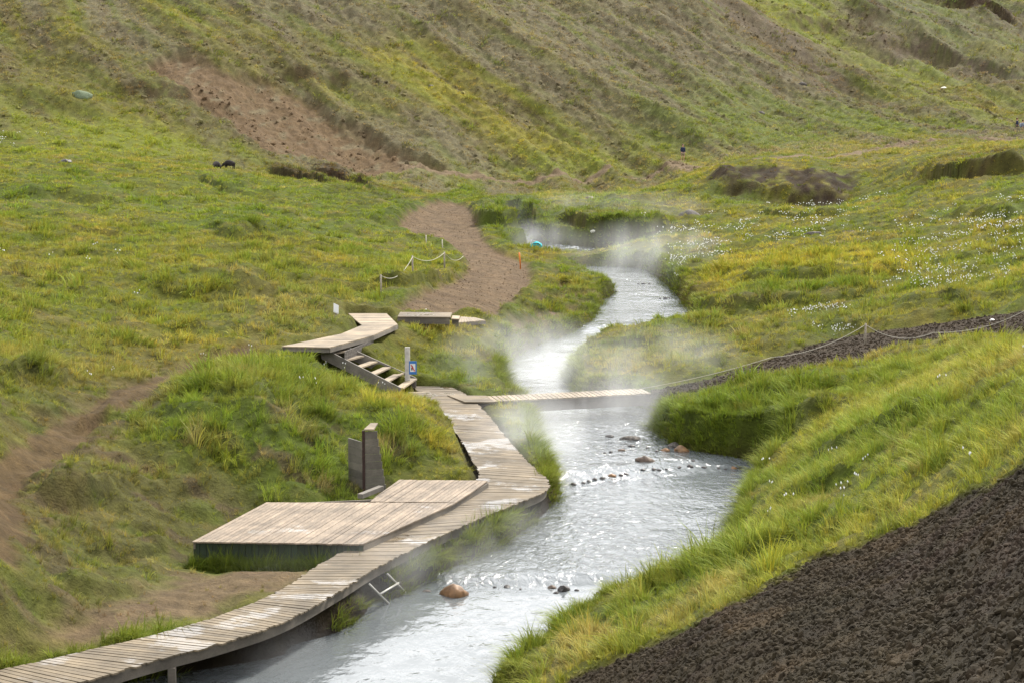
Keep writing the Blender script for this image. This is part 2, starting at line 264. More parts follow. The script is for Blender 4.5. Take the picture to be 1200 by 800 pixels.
def masks(x, y):
    M = {}
    wob = .25*noise(x/1.1, y/1.1, 31)+.12*noise(x/.35, y/.35, 32)
    M['riv'] = np.minimum(sdist(x, y, RIV), sdist(x, y, STREAM))+wob*.5*sm(.2, 1.2, np.abs(sdist(x, y, BWPOLY)))
    def near_line(pl, wd, soft):
        r = np.zeros(x.shape); bb = (x > pl[:, 0].min()-6) & (x < pl[:, 0].max()+6) & (y > pl[:, 1].min()-6) & (y < pl[:, 1].max()+6)
        if bb.any(): r[bb] = 1-sm(wd-soft, wd+soft, seg_dist(x[bb], y[bb], pl, False)+wob[bb])
        return r
    M['trail'] = np.maximum(np.maximum(near_line(TRAIL, .55, .2), .75*near_line(TRAIL, 1.5, .9)*np.clip(.4+1.2*noise(x/1.6, y/1.6, 7), 0, 1)), near_line(TRAIL2, .5, .3))
    M['rpath'] = 1-sm(-.15, .15, sdist(x, y, RPP)+wob)
    M['fartrail'] = near_line(FARTRAIL, .9, .4)
    for k, pl, s in (('gpath', GPATH, .25), ('gbar', GBAR, .8), ('mud', MUD, .7)):
        M[k] = 1-sm(-s, s, sdist(x, y, pl)+wob*(1.5 if k != 'gpath' else .8))
    M['gpath'] = np.maximum(M['gpath'], M['gbar']*sm(-.1, .3, noise(x/1.3, y/1.6, 44)+.12))
    M['gslope'] = 1-sm(-.15, .15, sdist(x, y, GSLOPE)+wob*1.7)
    wob2 = 2.2*fbm(x/4, y/4, 51, 3)
    M['scar'] = 1-sm(-1.0, 1.0, sdist(x, y, SCAR, 12)+wob2); M['dbank'] = 1-sm(-.6, .6, sdist(x, y, DBANK)+wob2*.6)
    M['deck'] = 1-sm(.0, 1.5, sdist(x, y, DECK)); M['bwd'] = sdist(x, y, BWPOLY); M['bw'] = 1-sm(.0, .3, M['bwd']); M['uw'] = 1-sm(0, .4, sdist(x, y, UWALK)); M['st'] = 1-sm(0, .5, sdist(x, y, STAIR))
    M['hill'] = hillmask(x, y); M['scarp'], M['face'] = scarps(x, y)
    M['zones'] = [(1-sm(-s, s, sdist(x, y, pl, 14)+s*.9*fbm(x/(s*1.6), y/(s*1.6), 60+i, 3)))*d for i, (pl, k, s, d) in enumerate(ZN)]
    return M
def height(x, y, M=None, zb=None):
    if M is None: M = masks(x, y)
    if zb is None: zb = base(x, y)
    b = zb.copy()
    flat = 1-np.clip(M['gpath']+M['rpath']+M['gslope']+M['mud']*.8+M['trail']*.5+M['fartrail'], 0, 1)
    near = 1-M['hill']
    # grass hummocks
    n1 = fbm(x/2.6, y/3.2, 1, 3); n2 = noise(x/.95, y/1.1, 5); n3 = noise(x/.4, y/.45, 8)
    left = sm(0, -3, x+(y-50)*-.02)*sm(62, 52, y)
    amp = .20+.14*left+.12*sm(95, 140, y)
    lump = np.abs(fbm(x/1.7+3, y/1.9, 12, 2))
    b += flat*near*(amp*n1*.9+(.13+.08*left)*(np.sqrt(np.abs(n2))*np.sign(n2)*.5+.2)+.05*n3-.22*left*(1-np.clip(lump*4, 0, 1))*.5)
    # valley side: gullies down the slope, terracettes and tussocks
    t = x*.84-zb*.545; s_ = x*.545+zb*.84; wv = 1.2*noise(t/14, s_/10, 22)
    gul = 1-2.2*np.abs(fbm((s_+wv)/6.5, t/34, 21, 2)); gu2 = fbm((s_+wv)/2.1, t/11, 23, 3); ter = noise(x/2.6+.5*noise(x/6, y/6, 3), zb/.7, 25); tus = fbm(x/1.0, y/1.3, 27, 3)
    rk = np.maximum(0, fbm(x/.7, y/.9, 29, 2)-.12); sc = np.clip(M['scar'], 0, 1)
    bc = (1-sm(0, 1, np.clip(M['zones'][IZB], 0, 1)))
    b += M['dbank']*.3*fbm(x/1.3, y/2.5, 71, 3)
    b += M['hill']*bc*(1.3*gul*sm(170, 200, y)*(1-.6*sc)+.75*gu2*(1-.3*sc)+.16*ter*(1-sc)+(.42-.1*sc)*tus+.5*rk+sm(232, 265, y+.3*x)*2.4*fbm(x/22+2, y/14, 33, 3))
    b += M['scar']*(-.5)
    st = sm(170, 150, y)*sm(60, 75, y)*flat; rid = 1-np.abs(fbm(x/9, y/4.5, 77, 3))*3.2
    b += st*.38*np.clip(rid, 0, 1)
    b += M['scarp']*(1-np.clip(M['gpath']+M['rpath']+M['gslope'], 0, 1))
    # stony ground
    stone = np.clip(M['gslope'], 0, 1); b += stone*(.05*fbm(x/.5, y/.5, 41, 3)+.05*noise(x/.16, y/.16, 43)+.05*noise(x/2, y/2, 44))
    b += np.clip(M['gpath']+M['rpath']+M['trail']+M['mud'], 0, 1)*(.03*noise(x/.5, y/.5, 45)+.05*noise(x/1.6, y/1.6, 46)) - .10*M['rpath']-.12*M['trail']-.05*M['gpath']
    b -= .34*(1-sm(-.3, 1.8, sdist(x, y, RPP)))*(1-M['rpath'])
    for f, (pl, k_, s__, d_) in zip(M['zones'], ZN):
        if k_ == 'mound': b += f*.45
    # river channel
    zw = water_level(x, y); d = M['riv']; b = np.maximum(b, zw+.16+.10*noise(x/1.4, y/1.4, 47))
    wd = .35+.25*noise(x/2.2, y/2.2, 48)+.12
    wd = np.where(M['bwd'] < .8, .2, wd)
    k = sm(-.08, 1, d/np.maximum(wd, .2)); b = np.where(d < 2, (zw-.25)*(1-k)+b*k, b)
    b = np.where(d < 0, np.minimum(b, zw-.18-np.clip(-d*.3, 0, .4)), b)
    # room under the timber
    lim = DECK_Z-.62; b = np.where(M['deck'] > 0, np.minimum(b, b*(1-M['deck'])+lim*M['deck']), b)
    bz = np.interp(y, [30, 50, 54, 60, 68], [.9, .9, .96, 1.08, 1.2]); b = np.where(M['bw'] > 0, np.minimum(b, b*(1-M['bw'])+(bz-.26)*M['bw']), b)
    b = np.where(M['uw'] > 0, np.minimum(b, b*(1-M['uw'])+(UW_Z-.3)*M['uw']), b)
    sz = np.interp(x, [STAIR[0][0]+.2, STAIR[1][0]], [2.3, .95]); b = np.where(M['st'] > 0, np.minimum(b, b*(1-M['st'])+sz*M['st']), b)
    return b
def colour(x, y, z, M):
    n1 = fbm(x/5, y/7, 101, 4); n2 = fbm(x/1.2, y/1.4, 105, 3); n3 = noise(x/.35, y/.35, 108)
    c = np.zeros(x.shape+(3,))+GC['olive']
    def mixc(k, f):
        f = np.clip(f, 0, 1)[..., None]; nonlocal c; c = c*(1-f)+GC[k]*f
    mixc('green', sm(-.05, .3, n1)*.8); mixc('yellow', sm(.05, .35, -n1)*.7)
    h = M['hill']; s_ = x*.545+z*.84; t = x*.84-z*.545; wv = 1.2*noise(t/14, s_/10, 22)
    streak = fbm((s_+wv)/3.5, t/26, 111, 4); st2 = fbm((s_+wv)/1.1, t/12, 112, 4)
    mixc('hill', h); mixc('hgrey', h*sm(-.05, .22, streak)*.75); mixc('hyel', h*sm(.08, .35, -streak)*.6)
    for f, (pl, k, s, d) in zip(M['zones'], ZN): mixc('lush' if k == 'mound' else k, f)
    mixc('hgrey', h*sm(.02, .35, st2)*.5); mixc('green', h*sm(.05, .35, -st2)*.4); mixc('hbrown', h*sm(.0, .3, .6*st2+.6*fbm(x/1.1, z/.6, 143, 3))*.5)
    mixc('lush', (1-h)*sm(.12, .4, n2)*.5); mixc('straw', (1-h)*sm(.15, .45, fbm(x/2.6, y/2.2, 117, 4))*.55); mixc('rust', (1-h)*sm(.2, .5, fbm(x/3.1, y/3.6, 121, 4))*.15)
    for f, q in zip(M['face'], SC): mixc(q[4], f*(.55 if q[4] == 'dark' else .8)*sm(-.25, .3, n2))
    left = sm(0, -3, x)*sm(62, 52, y)
    mixc('mud', left*sm(.12, .3, fbm(x/1.5, y/1.1, 125, 4)-.15*sm(-2.2, -3, z*-1))*.65*(1-h))
    b = np.clip(1-M['riv']/.5, 0, 1)*(M['riv'] < .5); mixc('dbank', b*.8*sm(.0, .25, .1-(z-water_level(x, y)-.35)*.5))
    for k in ('mud', 'trail', 'gpath', 'rpath', 'gslope', 'scar', 'dbank', 'fartrail'): mixc(k, M[k]*(.95 if k != 'dbank' else sm(-.4, .05, fbm(x/1.1, z/.5, 151, 3))*.92))
    mixc('scar', M['gpath']*sm(0, .4, fbm(x/3, y/3, 131, 3))*.6); mixc('rpath', M['gpath']*sm(0, .4, fbm(x/2, y/2, 133, 3))*.25)
    mixc('scar', M['gslope']*sm(.05, .45, fbm(x/1.4, y/1.8, 161, 4))*.3); mixc('rpath', M['gslope']*sm(.0, .4, fbm(x/2.4+5, y/2.0, 163, 4))*.6)
    mixc('hgrey', M['scar']*sm(.1, .4, tb(x, z))*.6)
    mixc('rpath', M['bw']*.9)  # ground under the boardwalk coloured dark to stand in for its shade
    c = c*(1+.28*n3+.3*n2*(1-.3*h))[..., None]
    return np.clip(c, .004, .6)
def tb(x, z): return fbm(x/1.7, z/.9, 135, 3)

# ------------------------------------------------------------ materials
def nmat(name):
    m = bpy.data.materials.new(name); m.use_nodes = True; t = m.node_tree; b = t.nodes['Principled BSDF']; return m, t, b
def N(t, ty, **kw):
    n_ = t.nodes.new(ty)
    for k, v in kw.items():
        if hasattr(n_, k): setattr(n_, k, v)
        else: n_.inputs[k].default_value = v
    return n_
def mat_simple(name, col, rough=.7, nscale=6, namt=.3, bump=.15, metal=0, spec=.3):
    m, t, b = nmat(name); tc = N(t, 'ShaderNodeTexCoord'); nz = N(t, 'ShaderNodeTexNoise', Scale=nscale, Detail=6.0)
    t.links.new(tc.outputs['Object'], nz.inputs['Vector'])
    r = N(t, 'ShaderNodeMapRange'); r.inputs[1].default_value = .3; r.inputs[2].default_value = .7; r.inputs[3].default_value = 1-namt; r.inputs[4].default_value = 1+namt
    t.links.new(nz.outputs['Fac'], r.inputs[0]); mm = N(t, 'ShaderNodeMix', data_type='RGBA', blend_type='MULTIPLY'); mm.inputs['Factor'].default_value = 1
    mm.inputs['A'].default_value = (*col, 1); t.links.new(r.outputs[0], mm.inputs['B']); t.links.new(mm.outputs['Result'], b.inputs['Base Color'])
    b.inputs['Roughness'].default_value = rough; b.inputs['Metallic'].default_value = metal; b.inputs['Specular IOR Level'].default_value = spec
    bp = N(t, 'ShaderNodeBump', Strength=bump); bp.inputs['Distance'].default_value = .05; t.links.new(nz.outputs['Fac'], bp.inputs['Height']); t.links.new(bp.outputs[0], b.inputs['Normal'])
    return m
def mat_ground():
    m, t, b = nmat('ground_cover'); at = N(t, 'ShaderNodeAttribute', attribute_name='tint'); geo = N(t, 'ShaderNodeNewGeometry')
    n1 = N(t, 'ShaderNodeTexNoise', Scale=9.0, Detail=5.0, Roughness=.7); n2 = N(t, 'ShaderNodeTexNoise', Scale=1.7, Detail=6.0, Roughness=.65)
    for q in (n1, n2): t.links.new(geo.outputs['Position'], q.inputs['Vector'])
    ad = N(t, 'ShaderNodeMath', operation='ADD'); t.links.new(n1.outputs['Fac'], ad.inputs[0]); t.links.new(n2.outputs['Fac'], ad.inputs[1])
    r = N(t, 'ShaderNodeMapRange'); r.inputs[1].default_value = .65; r.inputs[2].default_value = 1.35; r.inputs[3].default_value = .55; r.inputs[4].default_value = 1.5
    t.links.new(ad.outputs[0], r.inputs[0]); mm = N(t, 'ShaderNodeMix', data_type='RGBA', blend_type='MULTIPLY'); mm.inputs['Factor'].default_value = 1
    t.links.new(at.outputs['Color'], mm.inputs['A']); t.links.new(r.outputs[0], mm.inputs['B']); t.links.new(mm.outputs['Result'], b.inputs['Base Color'])
    b.inputs['Roughness'].default_value = .95; b.inputs['Specular IOR Level'].default_value = .12
    bp = N(t, 'ShaderNodeBump', Strength=.8); bp.inputs['Distance'].default_value = .12; t.links.new(ad.outputs[0], bp.inputs['Height']); t.links.new(bp.outputs[0], b.inputs['Normal'])
    return m
def mat_tint(name, rough=.8, trans=.0, var=.25, spec=.15):
    m, t, b = nmat(name); at = N(t, 'ShaderNodeAttribute', attribute_name='tint', attribute_type='INSTANCER'); bl = N(t, 'ShaderNodeAttribute', attribute_name='shade')
    mm = N(t, 'ShaderNodeMix', data_type='RGBA', blend_type='MULTIPLY'); mm.inputs['Factor'].default_value = 1
    t.links.new(at.outputs['Color'], mm.inputs['A']); t.links.new(bl.outputs['Color'], mm.inputs['B']); t.links.new(mm.outputs['Result'], b.inputs['Base Color'])
    b.inputs['Roughness'].default_value = rough; b.inputs['Specular IOR Level'].default_value = spec
    if trans:
        tr = N(t, 'ShaderNodeBsdfTranslucent'); ms = N(t, 'ShaderNodeMixShader'); ms.inputs[0].default_value = trans
        t.links.new(mm.outputs['Result'], tr.inputs['Color']); t.links.new(b.outputs[0], ms.inputs[1]); t.links.new(tr.outputs[0], ms.inputs[2])
        t.links.new(ms.outputs[0], t.nodes['Material Output'].inputs['Surface'])
    return m
def mat_wood(name, col, wet=0.0, grain=(1, 30, 30)):
    m, t, b = nmat(name); tc = N(t, 'ShaderNodeTexCoord'); geo = N(t, 'ShaderNodeNewGeometry'); oi = N(t, 'ShaderNodeObjectInfo')
    mp = N(t, 'ShaderNodeMapping'); mp.inputs['Scale'].default_value = grain; t.links.new(geo.outputs['Position'], mp.inputs['Vector'])
    g = N(t, 'ShaderNodeTexNoise', Scale=1.3, Detail=6.0, Roughness=.7); t.links.new(mp.outputs[0], g.inputs['Vector'])
    st = N(t, 'ShaderNodeTexNoise', Scale=.9, Detail=6.0, Roughness=.65); t.links.new(geo.outputs['Position'], st.inputs['Vector'])
    r1 = N(t, 'ShaderNodeMapRange'); r1.inputs[1].default_value = .3; r1.inputs[2].default_value = .7; r1.inputs[3].default_value = .72; r1.inputs[4].default_value = 1.2; t.links.new(g.outputs['Fac'], r1.inputs[0])
    r2 = N(t, 'ShaderNodeMapRange'); r2.inputs[1].default_value = .35; r2.inputs[2].default_value = .65; r2.inputs[3].default_value = .55; r2.inputs[4].default_value = 1.2; t.links.new(st.outputs['Fac'], r2.inputs[0])
    r3 = N(t, 'ShaderNodeMapRange'); r3.inputs[3].default_value = .78; r3.inputs[4].default_value = 1.16; t.links.new(oi.outputs['Random'], r3.inputs[0])
    a1 = N(t, 'ShaderNodeMath', operation='MULTIPLY'); a2 = N(t, 'ShaderNodeMath', operation='MULTIPLY')
    t.links.new(r1.outputs[0], a1.inputs[0]); t.links.new(r2.outputs[0], a1.inputs[1]); t.links.new(a1.outputs[0], a2.inputs[0]); t.links.new(r3.outputs[0], a2.inputs[1])
    mm = N(t, 'ShaderNodeMix', data_type='RGBA', blend_type='MULTIPLY'); mm.inputs['Factor'].default_value = 1; mm.inputs['A'].default_value = (*col, 1)
    t.links.new(a2.outputs[0], mm.inputs['B']); t.links.new(mm.outputs['Result'], b.inputs['Base Color'])
    b.inputs['Roughness'].default_value = .75
    if wet:
        wn = N(t, 'ShaderNodeTexNoise', Scale=.55, Detail=7.0, Roughness=.62); t.links.new(geo.outputs['Position'], wn.inputs['Vector'])
        r = N(t, 'ShaderNodeMapRange'); r.inputs[1].default_value = wet; r.inputs[2].default_value = wet+.05; r.inputs[3].default_value = .78; r.inputs[4].default_value = .12
        t.links.new(wn.outputs['Fac'], r.inputs[0]); t.links.new(r.outputs[0], b.inputs['Roughness'])
    bp = N(t, 'ShaderNodeBump', Strength=.25); bp.inputs['Distance'].default_value = .02; t.links.new(g.outputs['Fac'], bp.inputs['Height'])
    if wet:
        rb = N(t, 'ShaderNodeMapRange'); rb.inputs[1].default_value = wet; rb.inputs[2].default_value = wet+.05; rb.inputs[3].default_value = .25; rb.inputs[4].default_value = .015
        t.links.new(wn.outputs['Fac'], rb.inputs[0]); t.links.new(rb.outputs[0], bp.inputs['Strength'])
    t.links.new(bp.outputs[0], b.inputs['Normal'])
    return m
M_GROUND = mat_ground(); M_GRASS = mat_tint('grass_blades', .75, .32); M_STONE_I = mat_tint('loose_stone', .9)
M_WALK = mat_wood('worn_boards', (.15, .115, .072), .535); M_DECKW = mat_wood('deck_boards', (.205, .158, .113), .60, (12, 1.5, 30)); M_UP = mat_wood('pale_boards', (.25, .195, .13))
M_BEAM = mat_wood('weathered_beam', (.12, .10, .078)); M_DARKB = mat_wood('dark_beam', (.05, .04, .032)); M_GREYW = mat_wood('grey_timber', (.15, .13, .108))
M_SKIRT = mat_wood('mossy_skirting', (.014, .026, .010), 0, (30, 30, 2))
M_ROCK = mat_simple('river_rock', (.08, .055, .04), .55, 9, .5, .6); M_DROCK = mat_simple('dark_rock', (.035, .03, .028), .5, 9, .5, .6); M_TAN = mat_simple('tan_rock', (.16, .09, .045), .5, 5, .6, .8); M_GROCK = mat_simple('grey_rock', (.08, .07, .062), .85, 14, .6, .8)
M_STEEL = mat_simple('galvanised_steel', (.36, .35, .32), .5, 20, .1, .02, .3); M_ROPE = mat_simple('pale_rope', (.3, .28, .23), .9, 40, .1, .1); M_POST = mat_simple('post_wood', (.2, .17, .13), .8, 20, .3)
M_BLUE = mat_simple('blue_paint', (.02, .11, .33), .4, 9, .08, .0); M_WHITE = mat_simple('white_paint', (.5, .5, .49), .4, 9, .05, .0); M_RED = mat_simple('red_paint', (.45, .05, .04), .4, 9, .05, 0); M_BLACK = mat_simple('black_print', (.03, .02, .02), .5, 9, .05, 0)
M_ORANGE = mat_simple('orange_paint', (.5, .14, .015), .5, 9, .1, 0); M_TEAL = mat_simple('teal_fabric', (.01, .30, .34), .8, 9, .25, .2)

# ------------------------------------------------------------ object helpers
def tag(o, label=None, cat=None, group=None, kind=None):
    if label: o['label'] = label
    if cat: o['category'] = cat
    if group: o['group'] = group
    if kind: o['kind'] = kind
    return o
def empty(name, loc=(0, 0, 0), rz=0, **kw):
    o = bpy.data.objects.new(name, None); COL.objects.link(o); o.location = loc; o.rotation_euler = (0, 0, rz); o.empty_display_size = .2
    return tag(o, **kw)
def mesh_obj(name, verts, faces, mat, parent=None, smooth=False, world=False):
    me = bpy.data.meshes.new(name); me.from_pydata([tuple(map(float, v)) for v in verts], [], faces); me.update()
    if smooth: me.polygons.foreach_set('use_smooth', [True]*len(me.polygons))
    if mat: me.materials.append(mat)
    o = bpy.data.objects.new(name, me); COL.objects.link(o)
    if parent:
        o.parent = parent
        if world: o.matrix_parent_inverse = Matrix.LocRotScale(parent.location, parent.rotation_euler, parent.scale).inverted()
    return o
BF = [(0, 3, 2, 1), (4, 5, 6, 7), (0, 1, 5, 4), (1, 2, 6, 5), (2, 3, 7, 6), (3, 0, 4, 7)]
def prism(poly, z0, z1, name, mat, parent, world=True):       # poly anticlockwise, z0 / z1 number or list
    k = len(poly); z0 = [z0]*k if np.isscalar(z0) else z0; z1 = [z1]*k if np.isscalar(z1) else z1
    if sum(poly[i][0]*poly[(i+1) % k][1]-poly[(i+1) % k][0]*poly[i][1] for i in range(k)) < 0: poly = poly[::-1]; z0 = z0[::-1]; z1 = z1[::-1]
    v = [(p[0], p[1], z) for p, z in zip(poly, z0)]+[(p[0], p[1], z) for p, z in zip(poly, z1)]
    f = [tuple(range(k))[::-1], tuple(range(k, 2*k))]+[(i, (i+1) % k, (i+1) % k+k, i+k) for i in range(k)]
    return mesh_obj(name, v, f, mat, parent, world=world)
def bar(a, b, w_, h_, name, mat, parent, up=(0, 0, 1), world=True):      # rectangular bar from a to b
    a = Vector(a); b = Vector(b); d = (b-a).normalized(); u = Vector(up)
    if abs(d.dot(u)) > .98: u = Vector((0, 1, 0))
    s = d.cross(u).normalized(); u = s.cross(d).normalized()
    v = [p+s*(i*w_/2)+u*(j*h_/2) for p in (a, b) for i, j in ((-1, -1), (1, -1), (1, 1), (-1, 1))]
    return mesh_obj(name, v, [(0, 3, 2, 1), (4, 5, 6, 7), (0, 1, 5, 4), (1, 2, 6, 5), (2, 3, 7, 6), (3, 0, 4, 7)], mat, parent, world=world)
def tube(path, r, name, mat, parent=None, seg=8, world=True):
    path = [Vector(p) for p in path]; v = []; f = []
    for i, p in enumerate(path):
        d = (path[min(i+1, len(path)-1)]-path[max(i-1, 0)]).normalized(); s = d.cross(Vector((0, 0, 1)))
        s = s.normalized() if s.length > .05 else Vector((1, 0, 0)); u = s.cross(d)
        rr = r[i] if isinstance(r, (list, tuple)) else r
        v += [p+(s*math.cos(a)+u*math.sin(a))*rr for a in [2*math.pi*k/seg for k in range(seg)]]
    for i in range(len(path)-1):
        for k in range(seg): f.append((i*seg+k, i*seg+(k+1) % seg, (i+1)*seg+(k+1) % seg, (i+1)*seg+k))
    f += [tuple(range(seg))[::-1], tuple(range((len(path)-1)*seg, len(path)*seg))]
    return mesh_obj(name, v, f, mat, parent, True, world)
def rock_mesh(name, sx, sy, sz, seed, mat, sub=3, rough=.22, ang=.0):
    bm = bmesh.new(); bmesh.ops.create_icosphere(bm, subdivisions=sub, radius=1); rr = random.Random(seed)
    pl = [(Vector((rr.uniform(-1, 1), rr.uniform(-1, 1), rr.uniform(-.4, 1))).normalized(), rr.uniform(.6, .9)) for _ in range(9)]
    o = [rr.uniform(0, 50) for _ in range(3)]
    for v in bm.verts:
        c = v.co.normalized(); k = 1+rough*float(noise(np.array(c.x*1.4+o[0]+c.z), np.array(c.y*1.4+o[1]-c.z*.7), 3))+rough*.5*float(noise(np.array(c.x*4+o[0]), np.array(c.y*4+c.z*3+o[1]), 4))
        for nn, d in pl:
            q = c.dot(nn)*k
            if q > d: k -= (q-d)/max(c.dot(nn), .2)*.85
        v.co = Vector((c.x*k*sx, c.y*k*sy, c.z*k*sz))
    me = bpy.data.meshes.new(name); bm.to_mesh(me); bm.free(); me.materials.append(mat)
    me.polygons.foreach_set('use_smooth', [sub > 2]*len(me.polygons)); return me
def put(name, me, loc, rz=0, **kw):
    o = bpy.data.objects.new(name, me); COL.objects.link(o); o.location = loc; o.rotation_euler = (0, 0, rz); return tag(o, **kw)
def zat(x, y): return float(height(np.array([float(x)]), np.array([float(y)]))[0])

# ------------------------------------------------------------ land and water
rows = np.concatenate([np.linspace(-22, 12, 16)[:-1], np.arange(12, 24, .3), np.arange(24, 62, .125), np.arange(62, 104, .22), np.arange(104, 164, .36), np.arange(164, 262, .30), np.arange(262, 345, .7), np.linspace(346, 600, 24)])
cols = np.concatenate([np.linspace(-1.6, -.285, 24)[:-1], np.linspace(-.285, .285, 560), np.linspace(.285, 1.6, 24)[1:]])
NR, NC = len(rows), len(cols)
YY = np.repeat(rows[:, None], NC, 1); XX = cols[None, :]*(YY+30.0)
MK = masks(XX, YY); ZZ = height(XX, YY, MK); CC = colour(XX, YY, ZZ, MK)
ZZ = np.where((np.abs(XX) > 200), np.minimum(ZZ, 60), ZZ)
V = np.stack([XX, YY, ZZ], -1).reshape(-1, 3)
dx = np.stack([np.gradient(XX, axis=1), np.gradient(YY, axis=1), np.gradient(ZZ, axis=1)], -1); dy = np.stack([np.gradient(XX, axis=0), np.gradient(YY, axis=0), np.gradient(ZZ, axis=0)], -1)
NN = np.cross(dx, dy); NN /= np.linalg.norm(NN, axis=-1, keepdims=True); NNf = NN.reshape(-1, 3)
I = np.arange(NR*NC).reshape(NR, NC); Q = np.stack([I[:-1, :-1], I[:-1, 1:], I[1:, 1:], I[1:, :-1]], -1).reshape(-1, 4)
def fc(a): return ((a[:-1, :-1]+a[1:, 1:])/2).ravel()
def sheet(name, sel, mat, verts=V, norms=NNf, tint=None, darker_ground=(CC*(1-.4*np.clip(1-MK['gpath']-MK['rpath']-MK['gslope']-MK['mud']-MK['trail']-MK['fartrail']-MK['scar'], 0, 1)*(1-.45*MK['hill']))[..., None]).reshape(-1, 3)):  # default tint: ground colour darkened where grass grows, for more contrast
    tint = darker_ground if tint is None else tint
    q = Q[sel]; u, inv = np.unique(q, return_inverse=True); me = bpy.data.meshes.new(name)
    me.vertices.add(len(u)); me.vertices.foreach_set('co', verts[u].astype(np.float32).ravel())
    me.loops.add(len(q)*4); me.loops.foreach_set('vertex_index', inv.ravel().astype(np.int32))
    me.polygons.add(len(q)); me.polygons.foreach_set('loop_start', np.arange(0, len(q)*4, 4, dtype=np.int32)); me.polygons.foreach_set('loop_total', np.full(len(q), 4, np.int32))
    me.update(calc_edges=True); me.polygons.foreach_set('use_smooth', np.ones(len(q), bool))
    if tint is not None:
        a = me.color_attributes.new('tint', 'FLOAT_COLOR', 'POINT'); a.data.foreach_set('color', np.c_[tint[u], np.ones(len(u))].astype(np.float32).ravel())
    if norms is not None: me.normals_split_custom_set_from_vertices(norms[u].tolist())
    me.materials.append(mat); o = bpy.data.objects.new(name, me); COL.objects.link(o); o['kind'] = 'structure'; return o
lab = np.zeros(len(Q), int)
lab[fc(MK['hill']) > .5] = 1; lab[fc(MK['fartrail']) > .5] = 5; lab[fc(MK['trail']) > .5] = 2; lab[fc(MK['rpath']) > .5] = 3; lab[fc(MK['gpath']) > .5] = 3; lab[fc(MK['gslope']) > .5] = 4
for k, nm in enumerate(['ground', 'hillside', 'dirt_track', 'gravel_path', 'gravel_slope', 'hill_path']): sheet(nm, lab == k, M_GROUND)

WZ = water_level(XX, YY); WV = np.stack([XX, YY, WZ], -1).reshape(-1, 3)
def mat_water():
    m, t, b = nmat('river_water'); geo = N(t, 'ShaderNodeNewGeometry'); at = N(t, 'ShaderNodeAttribute', attribute_name='tint')
    mp = N(t, 'ShaderNodeMapping'); mp.inputs['Scale'].default_value = (1.0, .55, 1.0); t.links.new(geo.outputs['Position'], mp.inputs['Vector'])
    sp = N(t, 'ShaderNodeSeparateColor'); t.links.new(at.outputs['Color'], sp.inputs[0])
    a = N(t, 'ShaderNodeTexNoise', Scale=4.2, Detail=4.0, Roughness=.55, Distortion=.8); c = N(t, 'ShaderNodeTexNoise', Scale=1.5, Detail=3.0, Roughness=.5, Distortion=.4)
    for q in (a, c): t.links.new(mp.outputs[0], q.inputs['Vector'])
    s1 = N(t, 'ShaderNodeMath', operation='MULTIPLY'); t.links.new(a.outputs['Fac'], s1.inputs[0]); t.links.new(sp.outputs[0], s1.inputs[1])
    s2 = N(t, 'ShaderNodeMath', operation='MULTIPLY_ADD'); t.links.new(c.outputs['Fac'], s2.inputs[0]); s2.inputs[1].default_value = .35; t.links.new(s1.outputs[0], s2.inputs[2])
    pn = N(t, 'ShaderNodeTexNoise', Scale=.28, Detail=3.0, Roughness=.6); t.links.new(geo.outputs['Position'], pn.inputs['Vector']); pr_ = N(t, 'ShaderNodeMapRange'); pr_.inputs[1].default_value = .35; pr_.inputs[2].default_value = .65; pr_.inputs[3].default_value = .45; pr_.inputs[4].default_value = 1.25; t.links.new(pn.outputs['Fac'], pr_.inputs[0]); s3 = N(t, 'ShaderNodeMath', operation='MULTIPLY'); t.links.new(s2.outputs[0], s3.inputs[0]); t.links.new(pr_.outputs[0], s3.inputs[1]); s2 = s3
    bp = N(t, 'ShaderNodeBump', Strength=1.0); bp.inputs['Distance'].default_value = .17; t.links.new(s2.outputs[0], bp.inputs['Height']); t.links.new(bp.outputs[0], b.inputs['Normal'])
    fm = N(t, 'ShaderNodeTexNoise', Scale=5.0, Detail=6.0, Roughness=.7); t.links.new(mp.outputs[0], fm.inputs['Vector'])
    th = N(t, 'ShaderNodeMath', operation='ADD'); t.links.new(fm.outputs['Fac'], th.inputs[0]); t.links.new(sp.outputs[1], th.inputs[1])
    r = N(t, 'ShaderNodeMapRange'); r.inputs[1].default_value = .72; r.inputs[2].default_value = .92; t.links.new(th.outputs[0], r.inputs[0])
    mm = N(t, 'ShaderNodeMix', data_type='RGBA'); t.links.new(r.outputs[0], mm.inputs['Factor']); mm.inputs['A'].default_value = (.10, .11, .115, 1); mm.inputs['B'].default_value = (.75, .77, .78, 1)
    t.links.new(mm.outputs['Result'], b.inputs['Base Color'])
    r2 = N(t, 'ShaderNodeMapRange'); r2.inputs[3].default_value = .06; r2.inputs[4].default_value = .6; t.links.new(r.outputs[0], r2.inputs[0]); t.links.new(r2.outputs[0], b.inputs['Roughness'])
    b.inputs['IOR'].default_value = 1.6; return m
Yp = YY-np.interp(YY, [47, 56, 60, 66], [0, .5, .5, 0])*(XX-1.75)
rough = np.interp(Yp, [30, 43, 44.3, 48, 56, 56.5, 64, 75, 90, 110, 130], [.13, .13, .75, .72, .55, .75, .8, .35, .45, .4, .7])
Yf_ = Yp+.55*noise(XX/1.1, YY/4, 501)+.35*noise(XX/.4, YY/2, 502)
foam = np.maximum.reduce([np.exp(-((Yf_-a)/w_)**2)*s*(.65+.6*noise(XX/.8, YY/3, 503)) for a, w_, s in ((44.6, .3, .1), (56.6, .5, .26), (63, 4, .22), (90, .8, .3), (104, 1.4, .22), (111, 1.4, .22), (133, 8, .3), (80, 5, .18))])
wt = np.stack([rough, foam, rough*0], -1).reshape(-1, 3)
